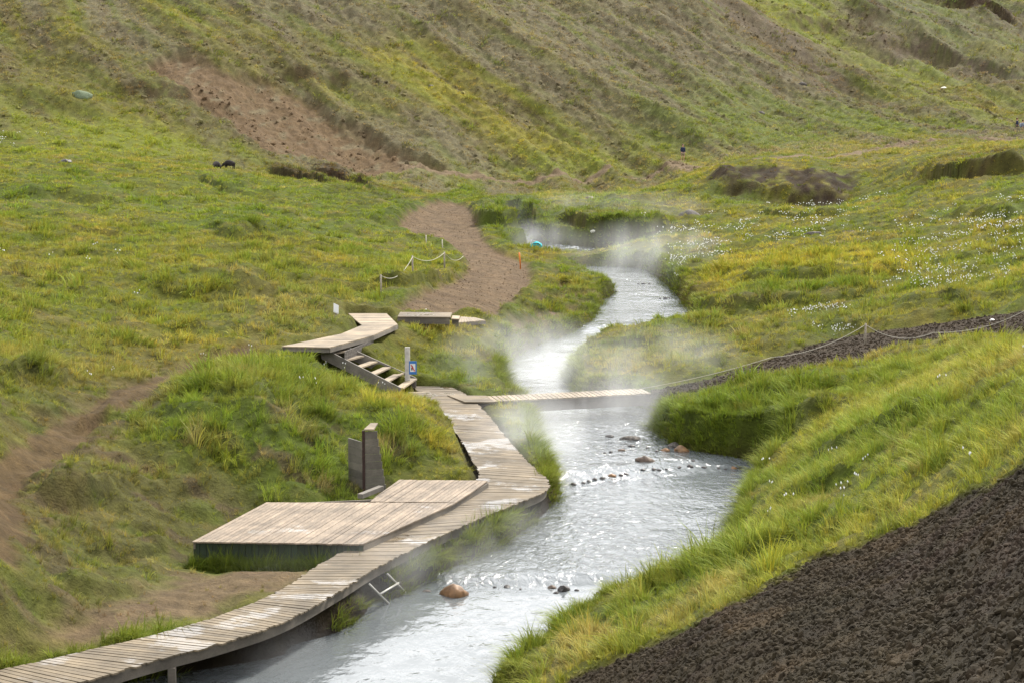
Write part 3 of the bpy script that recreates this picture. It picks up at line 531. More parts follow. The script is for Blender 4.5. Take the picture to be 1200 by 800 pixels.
riv = sheet('river_water', (fc(MK['riv']) < .75) & (fc(YY) > 19), mat_water(), WV, None, wt)

# ------------------------------------------------------------ growth and loose stones
SRC = bpy.data.collections.new('growth_kinds')
def strip_mesh(name, blades, mat, shades):
    v = []; f = []; sh = []
    for (pts_, wd), s in zip(blades, shades):
        b0 = len(v)
        for i, (p, side) in enumerate(pts_):
            ww = wd*(1-i/(len(pts_)-1)*.85)/2
            v += [p-side*ww, p+side*ww]; sh += [s, s]
        for i in range(len(pts_)-1): f.append((b0+2*i, b0+2*i+1, b0+2*i+3, b0+2*i+2))
    me = bpy.data.meshes.new(name); me.from_pydata([tuple(q) for q in v], [], f); a = me.color_attributes.new('shade', 'FLOAT_COLOR', 'POINT')
    a.data.foreach_set('color', np.array([(s[0], s[1], s[2], 1) for s in sh], np.float32).ravel()); me.materials.append(mat); me.polygons.foreach_set('use_smooth', [True]*len(f))
    o = bpy.data.objects.new(name, me); SRC_now.objects.link(o); return o
def tuft(name, nb, hgt, spread, lean, wd, seed):
    r = random.Random(seed); bl = []; sh = []
    for i in range(nb):
        a = r.uniform(0, 6.28); rad = spread*math.sqrt(r.random()); p = Vector((math.cos(a)*rad, math.sin(a)*rad, -.04)); h = hgt*r.uniform(.55, 1.15)
        a2 = a+r.uniform(-.8, .8); out = Vector((math.cos(a2)*.55+lean, math.sin(a2)*.55, 0)); out *= h*r.uniform(.5, 1.2)
        side = Vector((-math.sin(a2+r.uniform(-1, 1)), math.cos(a2), 0)).normalized()
        pts_ = [(p, side)]
        for k in (1, 2, 3):
            t = k/3; pts_.append((p+Vector((out.x*t*t, out.y*t*t, h*(t-.42*t*t*(out.length/h)))), side))
        bl.append((pts_, wd*r.uniform(.7, 1.3))); q = r.uniform(.72, 1.3); yq = r.uniform(-.1, .18); sh.append((q*(1+yq), q, q*(1-yq)))
    return strip_mesh(name, bl, M_GRASS, sh)
def sources(tag_, makers):
    global SRC_now
    SRC_now = bpy.data.collections.new(tag_)
    for mk in makers: mk()
    return SRC_now
def scatter(name, coll, nk, xyz, rot, scl, tint, kidx=None, label=None, cat=None):
    me = bpy.data.meshes.new(name); k = len(xyz); me.vertices.add(k); me.vertices.foreach_set('co', xyz.astype(np.float32).ravel())
    me.attributes.new('rot', 'FLOAT_VECTOR', 'POINT').data.foreach_set('vector', rot.astype(np.float32).ravel())
    me.attributes.new('scl', 'FLOAT_VECTOR', 'POINT').data.foreach_set('vector', scl.astype(np.float32).ravel())
    me.attributes.new('tint', 'FLOAT_COLOR', 'POINT').data.foreach_set('color', np.c_[tint, np.ones(k)].astype(np.float32).ravel())
    kid = rng.integers(0, nk, k) if kidx is None else kidx
    me.attributes.new('kid', 'INT', 'POINT').data.foreach_set('value', kid.astype(np.int32))
    me.update(); o = bpy.data.objects.new(name, me); COL.objects.link(o); tag(o, label, cat, kind='stuff')
    g = bpy.data.node_groups.new(name, 'GeometryNodeTree'); g.interface.new_socket('Geometry', in_out='INPUT', socket_type='NodeSocketGeometry'); g.interface.new_socket('Geometry', in_out='OUTPUT', socket_type='NodeSocketGeometry')
    gi = g.nodes.new('NodeGroupInput'); go = g.nodes.new('NodeGroupOutput'); ip = g.nodes.new('GeometryNodeInstanceOnPoints'); ci = g.nodes.new('GeometryNodeCollectionInfo')
    ci.inputs['Collection'].default_value = coll; ci.inputs['Separate Children'].default_value = True; ci.inputs['Reset Children'].default_value = True; ip.inputs['Pick Instance'].default_value = True
    def na(nm, ty): q = g.nodes.new('GeometryNodeInputNamedAttribute'); q.data_type = ty; q.inputs[0].default_value = nm; return q.outputs[0]
    g.links.new(gi.outputs[0], ip.inputs['Points']); g.links.new(ci.outputs[0], ip.inputs['Instance']); g.links.new(na('kid', 'INT'), ip.inputs['Instance Index'])
    g.links.new(na('rot', 'FLOAT_VECTOR'), ip.inputs['Rotation']); g.links.new(na('scl', 'FLOAT_VECTOR'), ip.inputs['Scale']); g.links.new(ip.outputs[0], go.inputs[0])
    md = o.modifiers.new('growth', 'NODES'); md.node_group = g; return o

def sample(y0, y1, dens, umax=.29, pad=0):      # random spots of the land inside the view fan, evenly per square metre
    a0, a1 = y0, y1; area = umax*((a1+8)**2-(a0+8)**2); k = int(area*dens)
    yy = np.sqrt(rng.random(k)*((a1+8)**2-(a0+8)**2)+(a0+8)**2)-8; xx = (rng.random(k)*2-1)*umax*(yy+8); return xx, yy
def gridval(A, x, y):                            # bilinear look-up in the land grid
    fi = np.interp(y, rows, np.arange(NR)); u = x/(y+30.0); fj = np.interp(u, cols, np.arange(NC))
    i = np.clip(fi.astype(int), 0, NR-2); j = np.clip(fj.astype(int), 0, NC-2); a = fi-i; b = fj-j
    if A.ndim == 3: a = a[:, None]; b = b[:, None]
    return (A[i, j]*(1-b)+A[i, j+1]*b)*(1-a)+(A[i+1, j]*(1-b)+A[i+1, j+1]*b)*a
BARE = np.clip(MK['gpath']+MK['rpath']*1.1+MK['gslope']*1.1+MK['mud']*.85+MK['trail']*1.0+MK['fartrail']+MK['scar']*.9+MK['dbank']*.75, 0, 1)
WET = np.clip(1-sm(-.05, .22, MK['riv']), 0, 1); TIMB = np.clip((MK['deck'] > .9)*1.0+(MK['bw'] > .25)+(MK['uw'] > .05)+(MK['st'] > .6), 0, 1)
SHORT = np.clip(np.maximum.reduce([1-sm(.3, 1.3, sdist(XX, YY, q)) for q in (DECK, BWPOLY, UWALK, STAIR)]+[1-sm(0, 2.0, sdist(XX, YY, RPP)), 1-sm(.3, 1.6, MK['riv']), (1-sm(0, 2, sdist(XX, YY, GPATH)))*.8]), 0, 1)
def grow(name, y0, y1, dens, coll, nk, smin, smax, label, hgrow=1.0, tk=1.0, fringe=False):
    x, y = sample(y0, y1, dens); bare = gridval(BARE, x, y); wet = gridval(WET, x, y); tb_ = gridval(TIMB*1.0, x, y)
    keep = (rng.random(len(x)) > bare*1.02) & (wet < .5) & (tb_ < .3) & (gridval(MK['gslope'], x, y) < .35)
    left = sm(0, -3, x)*sm(60, 52, y)
    if fringe: rv = gridval(MK['riv'], x, y); keep = (rv > -.06) & (rv < .75) & (gridval((MK['bw'] > .8)*1.0, x, y) < .5)
    keep &= rng.random(len(x)) > .25*left
    x, y = x[keep], y[keep]; z = gridval(ZZ, x, y); c = gridval(CC, x, y); nr = gridval(NN, x, y)
    patch = fbm(x/1.9, y/2.2, 201, 3); tall = sm(-.25, .35, patch)
    lushf = np.zeros(len(x))
    for (pl, k, s, d) in ZN:
        if k in ('lush', 'ochre'): lushf = np.maximum(lushf, (sdist(x, y, pl) < 0)*1.0)
    mossf = sm(0, -3, x)*sm(60, 50, y)*(1-lushf)*.85
    s = (smin+(smax-smin)*rng.random(len(x)))*(.55+.75*tall)*(1+.35*lushf)*(1-.45*mossf)*hgrow
    s *= (1-.5*gridval(BARE, x, y))*(1-.55*gridval(SHORT, x, y))
    cl = fbm(x/.95+y*.13, y/1.25, 211, 3)*(y < 110)+fbm(x/2.1, y/2.8, 213, 3)*(y >= 110); f1 = (sm(.1, .32, cl)*.55)[:, None]; f2 = (sm(.12, .36, -cl)*.45)[:, None]
    c = c*(1-f1)+GC['lush']*f1*.85; c = c*(1-f2*.55)+GC['straw']*f2*.55; s *= .8+.55*sm(.0, .3, cl)
    down = np.arctan2(nr[:, 1], nr[:, 0]); steep = np.hypot(nr[:, 0], nr[:, 1])
    ph = down+rng.normal(0, 1, len(x))*(.5+1.6*np.exp(-steep*5))
    rot = np.stack([rng.normal(0, .12, len(x)), rng.normal(0, .12, len(x)), ph], -1)
    scl = np.stack([s*rng.uniform(.85, 1.25, len(x)), s*rng.uniform(.85, 1.25, len(x)), s*rng.uniform(.75, 1.2, len(x))], -1)
    if fringe: c = c*.35+GC['lush']*.65
    v = rng.uniform(.66, 1.36, len(x))[:, None]; v = 1+(v-1)*np.where(y > 60, .55, 1)[:, None]; yl = rng.normal(0, .07, len(x))
    tint = c*v*tk*2.3*np.stack([1+yl, 1+yl*.3, 1-yl], -1)
    return scatter(name, coll, nk, np.stack([x, y, z], -1), rot, scl, np.clip(tint, .004, .6), label=label)
near_src = sources('near_tufts', [lambda i=i: tuft('tuft', 20, .42, .13, .45, .020, 10+i) for i in range(5)]+[lambda: tuft('tuft', 16, .6, .08, .25, .017, 30)])
mid_src = sources('mid_tufts', [lambda i=i: tuft('tuft', 16, .42, .24, .4, .04, 40+i) for i in range(5)])
far_src = sources('far_tufts', [lambda i=i: tuft('tuft', 14, .42, .42, .35, .09, 50+i) for i in range(4)])
grow('bank_grass', 26, 62, 34, near_src, 6, .45, .9, 'dense drooping green grass on the near banks and mounds')
def fringe(name, pl, y0, y1, per_m, coll, nk, smin, smax, reach, label):
    P0 = []; T = []
    for i in range(len(pl)):
        a = np.array(pl[i]); b = np.array(pl[(i+1) % len(pl)]); m_ = (a+b)/2; l = np.linalg.norm(b-a)
        if not (y0 <= m_[1] < y1) or l < 1e-4: continue
        nrm = np.array([-(b-a)[1], (b-a)[0]])/l
        if inside(np.array([m_[0]+nrm[0]*.05]), np.array([m_[1]+nrm[1]*.05]), pl)[0]: nrm = -nrm
        k = rng.poisson(l*per_m)
        if k == 0: continue
        t = rng.random(k)[:, None]; o = (rng.random(k)**1.3*reach+.03)[:, None]; P0.append(a+(b-a)*t+nrm*o); T.append(np.full(k, math.atan2(-nrm[1], -nrm[0])))
    P0 = np.concatenate(P0); T = np.concatenate(T); x, y = P0.T
    keep = (gridval(MK['bwd'], x, y) > -.12) & (gridval(MK['rpath'], x, y) < .5) & (gridval(MK['gpath'], x, y) < .6) & (gridval(MK['riv'], x, y) > -.05) & (noise(x/.9, y/.9, 301) > -.55)
    x, y, T = x[keep], y[keep], T[keep]; z = gridval(ZZ, x, y); k = len(x); c = gridval(CC, x, y)*.3+(GC['lush']*.45+GC['green']*.25)
    s_ = rng.uniform(smin, smax, k)*(.7+.5*sm(-.3, .3, noise(x/1.1, y/1.1, 302))); v = rng.uniform(.7, 1.3, k)[:, None]
    return scatter(name, coll, nk, np.stack([x, y, z], -1), np.stack([rng.normal(0, .15, k), rng.uniform(.1, .5, k)*0+rng.normal(0, .15, k), T+rng.normal(0, .5, k)], -1), np.stack([s_*1.25, s_*1.1, s_*rng.uniform(.6, 1.05, k)], -1), np.clip(c*v*2.0, .004, .6), label=label)
fringe('riverbank_grass', RIV, 30, 75, 55, near_src, 6, .6, 1.0, .55, 'lush green grass hanging over the river edge')
fringe('upper_riverbank_grass', RIV, 75, 125, 16, mid_src, 5, .45, .8, .7, 'green grass hanging over the upper river edge')
fringe('stream_bank_grass', STREAM, 110, 170, 12, mid_src, 5, .6, 1.0, .8, 'green grass hanging over the banks of the upper stream')
grow('meadow_grass', 60, 104, 15, mid_src, 5, .42, .85, 'yellow-green meadow grass around the bridge and upper river')
grow('terrace_grass', 102, 168, 6, far_src, 4, .35, .65, 'olive grass on the distant terraces of the valley')
grow('hillside_grass', 165, 262, 4.5, far_src, 4, .45, .85, 'short mottled grass covering the steep hillside', .9)
grow('far_hillside_grass', 260, 345, 1.0, far_src, 4, .6, 1.1, 'thin grass on the farthest slopes at top right')

def stone_src(name, seed, sub=1):
    me = rock_mesh(name, 1, .8, .6, seed, M_STONE_I, sub, .35); a = me.color_attributes.new('shade', 'FLOAT_COLOR', 'POINT'); a.data.foreach_set('color', np.ones(len(me.vertices)*4, np.float32))
    o = bpy.data.objects.new(name, me); SRC_now.objects.link(o)
st_src = sources('stone_kinds', [lambda i=i: stone_src('stone', 300+i, 2 if i < 3 else 1) for i in range(6)])
def stones(name, y0, y1, dens, mask, smin, smax, label, umax=.29, cm=1.0, thr=.5):
    x, y = sample(y0, y1, dens, umax); m_ = gridval(mask, x, y); keep = m_ > thr+(1-thr)*rng.random(len(x))*.5; x, y = x[keep], y[keep]
    z = gridval(ZZ, x, y); c = gridval(CC, x, y); s = smin+(smax-smin)*rng.random(len(x))**4.2
    rot = rng.uniform(0, 6.28, (len(x), 3)); rot[:, :2] *= .25; scl = s[:, None]*rng.uniform(.7, 1.3, (len(x), 3))
    return scatter(name, st_src, 6, np.stack([x, y, z+s*.1], -1), rot, scl, np.clip(c*cm*rng.uniform(.78, 1.25, len(x))[:, None], .004, .6), label=label)
GEDGE = np.clip(MK['gslope']+.26*(1-sm(0, 1.0, sdist(XX, YY, GSLOPE))), 0, 1)
stones('gravel', 11, 40, 340, GEDGE, .012, .07, 'dark brown stony gravel covering the slope at lower right', .31, 1.0, .15)
stones('path_gravel', 60, 85, 50, MK['rpath'], .03, .09, 'dark stones strewn on the path right of the bridge')
stones('track_gravel', 74, 160, 9, MK['gpath'], .02, .055, 'small stones on the brown gravel track')
HB = MK['hill']*np.clip(np.maximum(MK['scar']*.35, sm(.02, .3, fbm((XX*.545+ZZ*.84+1.2*noise((XX*.84-ZZ*.545)/14, (XX*.545+ZZ*.84)/10, 22))/1.1, (XX*.84-ZZ*.545)/12, 112, 4))*.9), 0, 1)
stones('scree', 168, 300, 2.6, HB, .07, .36, 'grey-brown scree and stones lying on the hillside', .29, 1.15, .25)

def zg(x, y): return float(gridval(ZZ, np.array([float(x)]), np.array([float(y)]))[0])
def LP(px, py):                                   # where a spot of the photograph lies on the finished land
    q = hit([(px, py)])[0]; return float(q[0]), float(q[1]), zg(q[0], q[1])

# ------------------------------------------------------------ riverside boardwalk
def thing(name, loc, label, cat, group=None): return empty(name, loc, 0, label=label, cat=cat, group=group)
bw = thing('boardwalk', (float(BL[20][0]), float(BL[20][1]), .3), 'long curving boardwalk of wet weathered cross planks following the left bank of the river', 'boardwalk')
seg = np.r_[0, np.cumsum(np.linalg.norm((BL[1:]+BR[1:]-BL[:-1]-BR[:-1])/2, axis=1))]
npl = int(seg[-1]/.158); npl = min(npl, 292)
tt = np.linspace(0, seg[-1], npl+1)
def ed(E, t): return np.array([np.interp(t, seg, E[:, k]) for k in range(3)])
for i in range(npl):
    g_ = .10; a, b = tt[i]+(tt[i+1]-tt[i])*g_, tt[i+1]-(tt[i+1]-tt[i])*g_
    jl, jr = rng.normal(0, .018), rng.normal(0, .022); dz = rng.normal(0, .003)
    l0, l1, r0, r1 = ed(BL, a), ed(BL, b), ed(BR, a), ed(BR, b); ax = (r0-l0)/np.linalg.norm(r0-l0)
    l0, l1, r0, r1 = l0+ax*jl, l1+ax*jl, r0+ax*jr, r1+ax*jr
    top = [q[2]+dz for q in (l0, l1, r1, r0)]
    prism([l0[:2], l1[:2], r1[:2], r0[:2]], [z-.035 for z in top], top, 'plank', M_WALK, bw)
def edge_beam(E, off, name, i0, i1, zt, zb_, mat, par, wdt=.05):
    pth = []
    for i in range(i0, i1+1): 
        d = E[min(i+1, len(E)-1)]-E[max(i-1, 0)]; d = d/np.linalg.norm(d); nrm = np.array([-d[1], d[0], 0])*off; pth.append((E[i]+nrm, np.array([-d[1], d[0], 0])))
    v = []; f = []
    for p, nr in pth:
        for s, z in ((-1, zb_), (1, zb_), (1, zt), (-1, zt)): q = p+nr*wdt/2*s; v.append((q[0], q[1], q[2]+z))
    for i in range(len(pth)-1):
        for k in range(4): f.append((i*4+k, i*4+(k+1) % 4, i*4+4+(k+1) % 4, i*4+4+k))
    f += [(3, 2, 1, 0), tuple(range(len(v)-4, len(v)))]
    return mesh_obj(name, v, f, mat, par, world=True)
edge_beam(BR, .09, 'edge_beam', 0, len(BR)-1, -.037, -.25, M_BEAM, bw); edge_beam(BL, -.09, 'edge_beam', 0, len(BL)-1, -.037, -.2, M_BEAM, bw)
edge_beam((BL+BR)/2, 0, 'joist', 0, len(BL)-1, -.037, -.19, M_DARKB, bw)
for px, py in [(200, 781), (60, 813), (-50, 840)]:
    q = P(px, py, .7); prism([(q[0]-.07, q[1]+.06), (q[0]+.07, q[1]+.06), (q[0]+.07, q[1]+.2), (q[0]-.07, q[1]+.2)], -.45, .655, 'post', M_BEAM, bw)
# landing at the foot of the steps
lnd = P([478, 525, 545, 545, 500], [462, 466, 474, 482, 473.5], 1.17)

# ------------------------------------------------------------ sun deck: boards run away from the river
dk = thing('wooden_deck', (float(DECK[0][0]), float(DECK[0][1]), .45), 'low pale wooden deck with green skirting beside the boardwalk', 'deck')
A_, Bc = DECK[0], DECK[8]; ddir = (Bc-A_)/np.linalg.norm(Bc-A_); dn = np.array([ddir[1], -ddir[0]])
def clip_poly(poly, n_, c, keep_ge=True):
    o = []
    for i in range(len(poly)):
        p, q = poly[i], poly[(i+1) % len(poly)]; a = p@n_-c; b = q@n_-c
        if not keep_ge: a, b = -a, -b
        if a >= 0: o.append(p)
        if a*b < 0: o.append(p+(q-p)*a/(a-b))
    return o
dm = P([534, 434], [588.5, 587.5], DECK_Z)[:, :2]; part_a = [DECK[0], DECK[1], DECK[2], DECK[3], dm[0], DECK[8]]; part_b = [dm[1], dm[0], DECK[5], DECK[6], DECK[7]]
for pi, poly in enumerate((part_a, part_b)):
    pr = [p@dn for p in poly]; c0 = min(pr); step = .125; k = int((max(pr)-c0)/step)+1
    for i in range(k):
        q = clip_poly(clip_poly(poly, dn, c0+i*step+.006), dn, c0+(i+1)*step-.006, False)
        if len(q) < 3: continue
        ar = abs(sum(q[j][0]*q[(j+1) % len(q)][1]-q[(j+1) % len(q)][0]*q[j][1] for j in range(len(q)))/2)
        if ar < .02: continue
        jz = rng.normal(0, .003)+(.012 if pi else 0)
        prism(q, DECK_Z-.035+jz, DECK_Z+jz, 'board', M_DECKW, dk)
for i0, i1 in ((1, 2), (2, 3), (3, 4), (4, 5), (5, 6), (6, 7), (7, 8), (8, 0)):
    a, b = DECK[i0], DECK[i1]; z_ = DECK_Z-.12; c_ = DECK.mean(0); inw = lambda p: p+(c_-p)/np.linalg.norm(c_-p)*.06
    a, b = inw(a), inw(b); bar((a[0], a[1], z_), (b[0], b[1], z_), .05, .14, 'rim_beam', M_BEAM, dk)
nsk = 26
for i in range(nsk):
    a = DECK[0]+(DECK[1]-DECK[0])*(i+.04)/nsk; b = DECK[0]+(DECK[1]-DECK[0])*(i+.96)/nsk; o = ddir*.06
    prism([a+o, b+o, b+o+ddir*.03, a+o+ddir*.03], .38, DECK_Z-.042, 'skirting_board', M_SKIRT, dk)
fx_ = DECK[0]+(DECK[1]-DECK[0])*rng.random(420)[:, None]-ddir*(rng.random(420)**2*.35)[:, None]
scatter('deck_edge_grass', near_src, 6, np.c_[fx_, gridval(ZZ, fx_[:, 0], fx_[:, 1])], np.c_[rng.normal(0, .12, (420, 2)), rng.uniform(0, 6.28, 420)], rng.uniform(.5, 1.15, (420, 1))*np.ones((1, 3)), np.clip(np.array(GC['lush'])*rng.uniform(.7, 1.3, (420, 1))*1.3, .004, .5), label='dark green grass growing against the skirting of the pale deck')
# loose timber sill left of the upper deck part
q0 = P(422, 581, 1.0); q1 = P(447, 571, 1.0)
bar(q0, q1, .16, .12, 'step_plank', M_GREYW, None, world=False)['kind'] = None
tb_ = bpy.data.objects['step_plank']; del tb_['kind']; tag(tb_, 'short grey plank lying in grass at the back corner of the pale deck', 'plank')

# ------------------------------------------------------------ footbridge
fb = thing('footbridge', tuple(P(600, 476, 1.1)), 'small plank footbridge crossing the steaming river', 'footbridge')
pl = P(596, 469, 1.22); pr_ = P(752, 461, 1.30)
ax = Vector(pr_-pl); lenb = ax.length; axn = ax.normalized(); sd_ = Vector((0, 0, 1)).cross(axn).normalized(); upb = axn.cross(sd_).normalized()
wb = 1.25; nb_ = 27
for i in range(-4, nb_+2):
    t0 = lenb*(i+.1)/nb_; t1 = lenb*(i+.9)/nb_; jj = rng.normal(0, .02)
    c = [Vector(pl)+axn*t+sd_*s for t, s in ((t0, jj), (t1, jj), (t1, wb+jj), (t0, wb+jj))]
    prism([q[:2] for q in c], [q.z-.04 for q in c], [q.z for q in c], 'plank', M_UP, fb)
for s in (.06, wb-.06):
    a = Vector(pl)+axn*(-.15)+sd_*s-upb*.24; b = Vector(pl)+axn*(lenb+.3)+sd_*s-upb*.24; bar(a, b, .09, .38, 'beam', M_GREYW, fb)
ld = thing('landing', tuple(P(570, 468, 1.1)), 'short plank landing joining the boardwalk to the near end of the footbridge', 'landing')
l_a, l_b, l_c, l_d = [Vector(P(a, b, 1.2)) for a, b in ((524, 463), (570, 463.5), (580, 471), (545, 471))]
for i in range(7):
    t0, t1 = (i+.06)/7, (i+.94)/7; e = [l_d.lerp(l_a, t0), l_c.lerp(l_b, t0), l_c.lerp(l_b, t1), l_d.lerp(l_a, t1)]
    prism([q[:2] for q in e], [1.17]*4, [1.215]*4, 'plank', M_WALK, ld)
bar(l_d-Vector((0, -.05, .13)), l_c-Vector((0, -.05, .13)), .06, .16, 'beam', M_DARKB, ld)
ld2 = thing('step_landing', tuple(P(500, 468, 1.1)), 'small plank landing at the foot of the wooden steps', 'landing')
e_a, e_b, e_c, e_d = [Vector(P(a, b, 1.235)) for a, b in ((478, 459), (503, 458), (512, 470), (494, 471.5))]
for i in range(5):
    t0, t1 = (i+.05)/5, (i+.95)/5; e = [e_d.lerp(e_a, t0), e_c.lerp(e_b, t0), e_c.lerp(e_b, t1), e_d.lerp(e_a, t1)]
    prism([q[:2] for q in e], [1.2]*4, [1.245]*4, 'plank', M_WALK, ld2)

# ------------------------------------------------------------ wooden steps
stp = thing('wooden_steps', tuple(P(470, 462, 1.2)), 'open wooden steps between two plank stringers leading up to the upper walkway', 'steps')
n0, n1 = Vector(P(375, 406.5, 2.86)), Vector(P(468, 452, 1.62)); f0, f1 = Vector(P(397, 402.5, 2.86)), Vector(P(487, 441, 1.60))
n1 = n1+(n1-n0)*.02
for a, b in ((n0, n1), (f0, f1)):
    v = [a+Vector((0, 0, .02)), b+Vector((0, 0, -.04)), b+Vector((0, 0, -.42)), a+Vector((.05, 0, -.42))]
    d = (f0-n0).normalized()*.05
    mesh_obj('stringer', [q for q in v]+[q+d for q in v], [(0, 1, 2, 3), (7, 6, 5, 4), (0, 4, 5, 1), (1, 5, 6, 2), (2, 6, 7, 3), (3, 7, 4, 0)], M_GREYW, stp, world=True)
for i in range(6):
    t = (i+.35)/5.8; a = n0.lerp(n1, t)+(f0-n0).normalized()*.052; b = f0.lerp(f1, t)-(f0-n0).normalized()*.002; run = Vector(((n1-n0).x, (n1-n0).y, 0)).normalized()*.29
    z_ = a.z-.14; prism([a[:2], (a+run)[:2], (b+run)[:2], b[:2]], z_-.05, z_, 'tread', M_UP, stp)
bar(n1+Vector((-.30, .0, -.1)), n1+Vector((-.30, 0, -.62)), .1, .1, 'support_post', M_GREYW, stp)
bar(n1+Vector((-.02, 0.02, -.1)), n1+Vector((-.02, .02, -.5)), .09, .09, 'support_post', M_GREYW, stp)

# ------------------------------------------------------------ upper walkway and platforms
uw = thing('upper_walkway', (float(UWALK[1][0]), float(UWALK[1][1]), 2.5), 'pale wooden walkway at the top of the steps, bending toward the gravel track', 'walkway')
ys = UWALK[:, 1]; c0 = ys.min(); k = int((ys.max()-c0)/.2)+1; ny = np.array([0., 1.])
for i in range(k):
    q = clip_poly(clip_poly([p for p in UWALK], ny, c0+i*.2+.008), ny, c0+(i+1)*.2-.008, False)
    if len(q) >= 3:
        # drop repeated corners of the hollow outline
        r_ = [q[0]]+[q[j] for j in range(1, len(q)) if np.linalg.norm(q[j]-q[j-1]) > .02]
        ar = abs(sum(r_[j][0]*r_[(j+1) % len(r_)][1]-r_[(j+1) % len(r_)][0]*r_[j][1] for j in range(len(r_)))/2)
        if len(r_) >= 3 and ar > .01: prism(r_, UW_Z-.04, UW_Z+rng.normal(0, .003), 'plank', M_UP, uw)
for i0, i1 in ((0, 1), (1, 2), (2, 3), (3, 4), (7, 8), (8, 0)):
    a, b = UWALK[i0], UWALK[i1]; o = np.array([0, .05]) if i0 < 3 else np.array([0, -.05])
    bar((a[0]+(.05 if i0 == 0 else 0), a[1]+o[1], UW_Z-.115), (b[0], b[1]+o[1], UW_Z-.115), .05, .14, 'edge_beam', M_GREYW, uw)
prism([UWALK[1]+[.5, .3], UWALK[2]+[.0, .1], UWALK[2]+[.0, .35], UWALK[1]+[.5, .5]], UW_Z-.5, UW_Z-.19, 'concrete_footing', M_GROCK, uw)
up = thing('upper_platform', tuple(P(500, 378, 2.3)), 'raised plank platform bridging the gully above the steps', 'platform')
u0, u1 = Vector(P(466, 371, 3.0)), Vector(P(528, 371.5, 3.0)); un = (u1-u0).normalized()
for i in range(11):
    o = Vector((0, .16*i, 0)); bar(u0+o+Vector((0, .07, -.02)), u1+o+Vector((0, .07, -.02)), .145, .04, 'plank', M_WALK, up)
for dy_ in (.06, 1.6): bar(u0+Vector((0, dy_, -.17)), u1+Vector((-.04, dy_, -.17)), .07, .24, 'beam', M_BEAM, up)
for fx in (.05, .55, .93):
    p_ = u0.lerp(u1, fx)+Vector((0, .18, -.3)); bar(p_, p_+Vector((0, 0, -.85)), .14, .14, 'post', M_BEAM, up)
us = thing('low_step', tuple(P(533, 376, 2.6)), 'single low wooden step between the raised platform and the ramp', 'step')
a = Vector(P(529, 373.5, 2.85)); b = Vector(P(538, 373.8, 2.85)); prism([a[:2], b[:2], (b[0], b[1]+1.2), (a[0], a[1]+1.2)], 2.8, 2.85, 'tread', M_UP, us)
prism([(a[0]+.02, a[1]+.05), (b[0]-.02, b[1]+.05), (b[0]-.02, b[1]+.1), (a[0]+.02, a[1]+.1)], 2.45, 2.797, 'riser', M_GREYW, us)
rp = thing('wooden_ramp', tuple(P(550, 376, 2.5)), 'small pale wooden ramp running down to the gravel track', 'ramp')
ra, rb, rc, rd = [Vector(P(*q)) for q in ((537, 378, 2.62), (569, 375.2, 2.5), (556, 372, 2.55), (540, 371, 2.66))]
for i in range(9):
    t0, t1 = (i+.04)/9, (i+.96)/9; e = [ra.lerp(rb, t0), ra.lerp(rb, t1), rd.lerp(rc, t1), rd.lerp(rc, t0)]
    prism([q[:2] for q in e], [q.z-.04 for q in e], [q.z for q in e], 'plank', M_UP, rp)
bar(ra+Vector((0, .03, -.1)), rb+Vector((0, .03, -.1)), .05, .12, 'edge_beam', M_BEAM, rp)

# ------------------------------------------------------------ sign post
g0 = P(477.5, 446, 1.55); sp = thing('sign_post', (g0[0], g0[1], 1.3), 'grey timber post with a small blue-edged warning sign beside the steps', 'sign')
prism([(g0[0]-.09, g0[1]), (g0[0]+.09, g0[1]), (g0[0]+.09, g0[1]+.12), (g0[0]-.09, g0[1]+.12)], 1.05, 2.75, 'post', mat_simple('grey_post', (.36, .34, .31), .85, 8, .2), sp)
sc_ = P(482.6, 430.5, 1.55)  # the sign plate hangs on the right face of the post
yy_ = g0[1]-.03; cxs = (482.8-600)/F*yy_; czs = float(PY(482.8, 430.5, yy_)[2])
def plate(cx, cz, w_, h_, y, name, mat, par, t=.02, poly=None):
    pp = poly or [(-w_/2, -h_/2), (w_/2, -h_/2), (w_/2, h_/2), (-w_/2, h_/2)]
    v = [(cx+a, y, cz+b) for a, b in pp]+[(cx+a, y+t, cz+b) for a, b in pp]; k = len(pp)
    return mesh_obj(name, v, [tuple(range(k)), tuple(range(k, 2*k))[::-1]]+[(i, i+k, (i+1) % k+k, (i+1) % k) for i in range(k)], mat, par, world=True)
sg = plate(cxs, czs, .27, .47, yy_, 'sign_plate', M_BLUE, sp)
kids = [plate(cxs-.005, czs, .19, .29, yy_-.004, 'white_panel', M_WHITE, None), 
        plate(cxs, czs, 0, 0, yy_-.008, 'figure', M_BLACK, None, .003, [(-.05, -.10), (-.02, -.09), (-.005, -.02), (.015, -.09), (.045, -.07), (.02, .01), (.0, .06), (-.03, .09), (-.055, .07), (-.04, .02), (-.06, -.02)]),
        plate(cxs, czs, 0, 0, yy_-.012, 'red_slash', M_RED, None, .003, [(.055, -.13), (.082, -.11), (-.055, .12), (-.082, .10)])]
for o in kids: o.parent = sg; o.matrix_parent_inverse = sp.matrix_world.inverted() if False else Matrix.Translation(Vector(sp.location)).inverted() @ Matrix.Identity(4) if False else Matrix.Identity(4)
for o in kids: o.matrix_parent_inverse = (Matrix.Translation(sp.location) @ sg.matrix_parent_inverse).inverted()

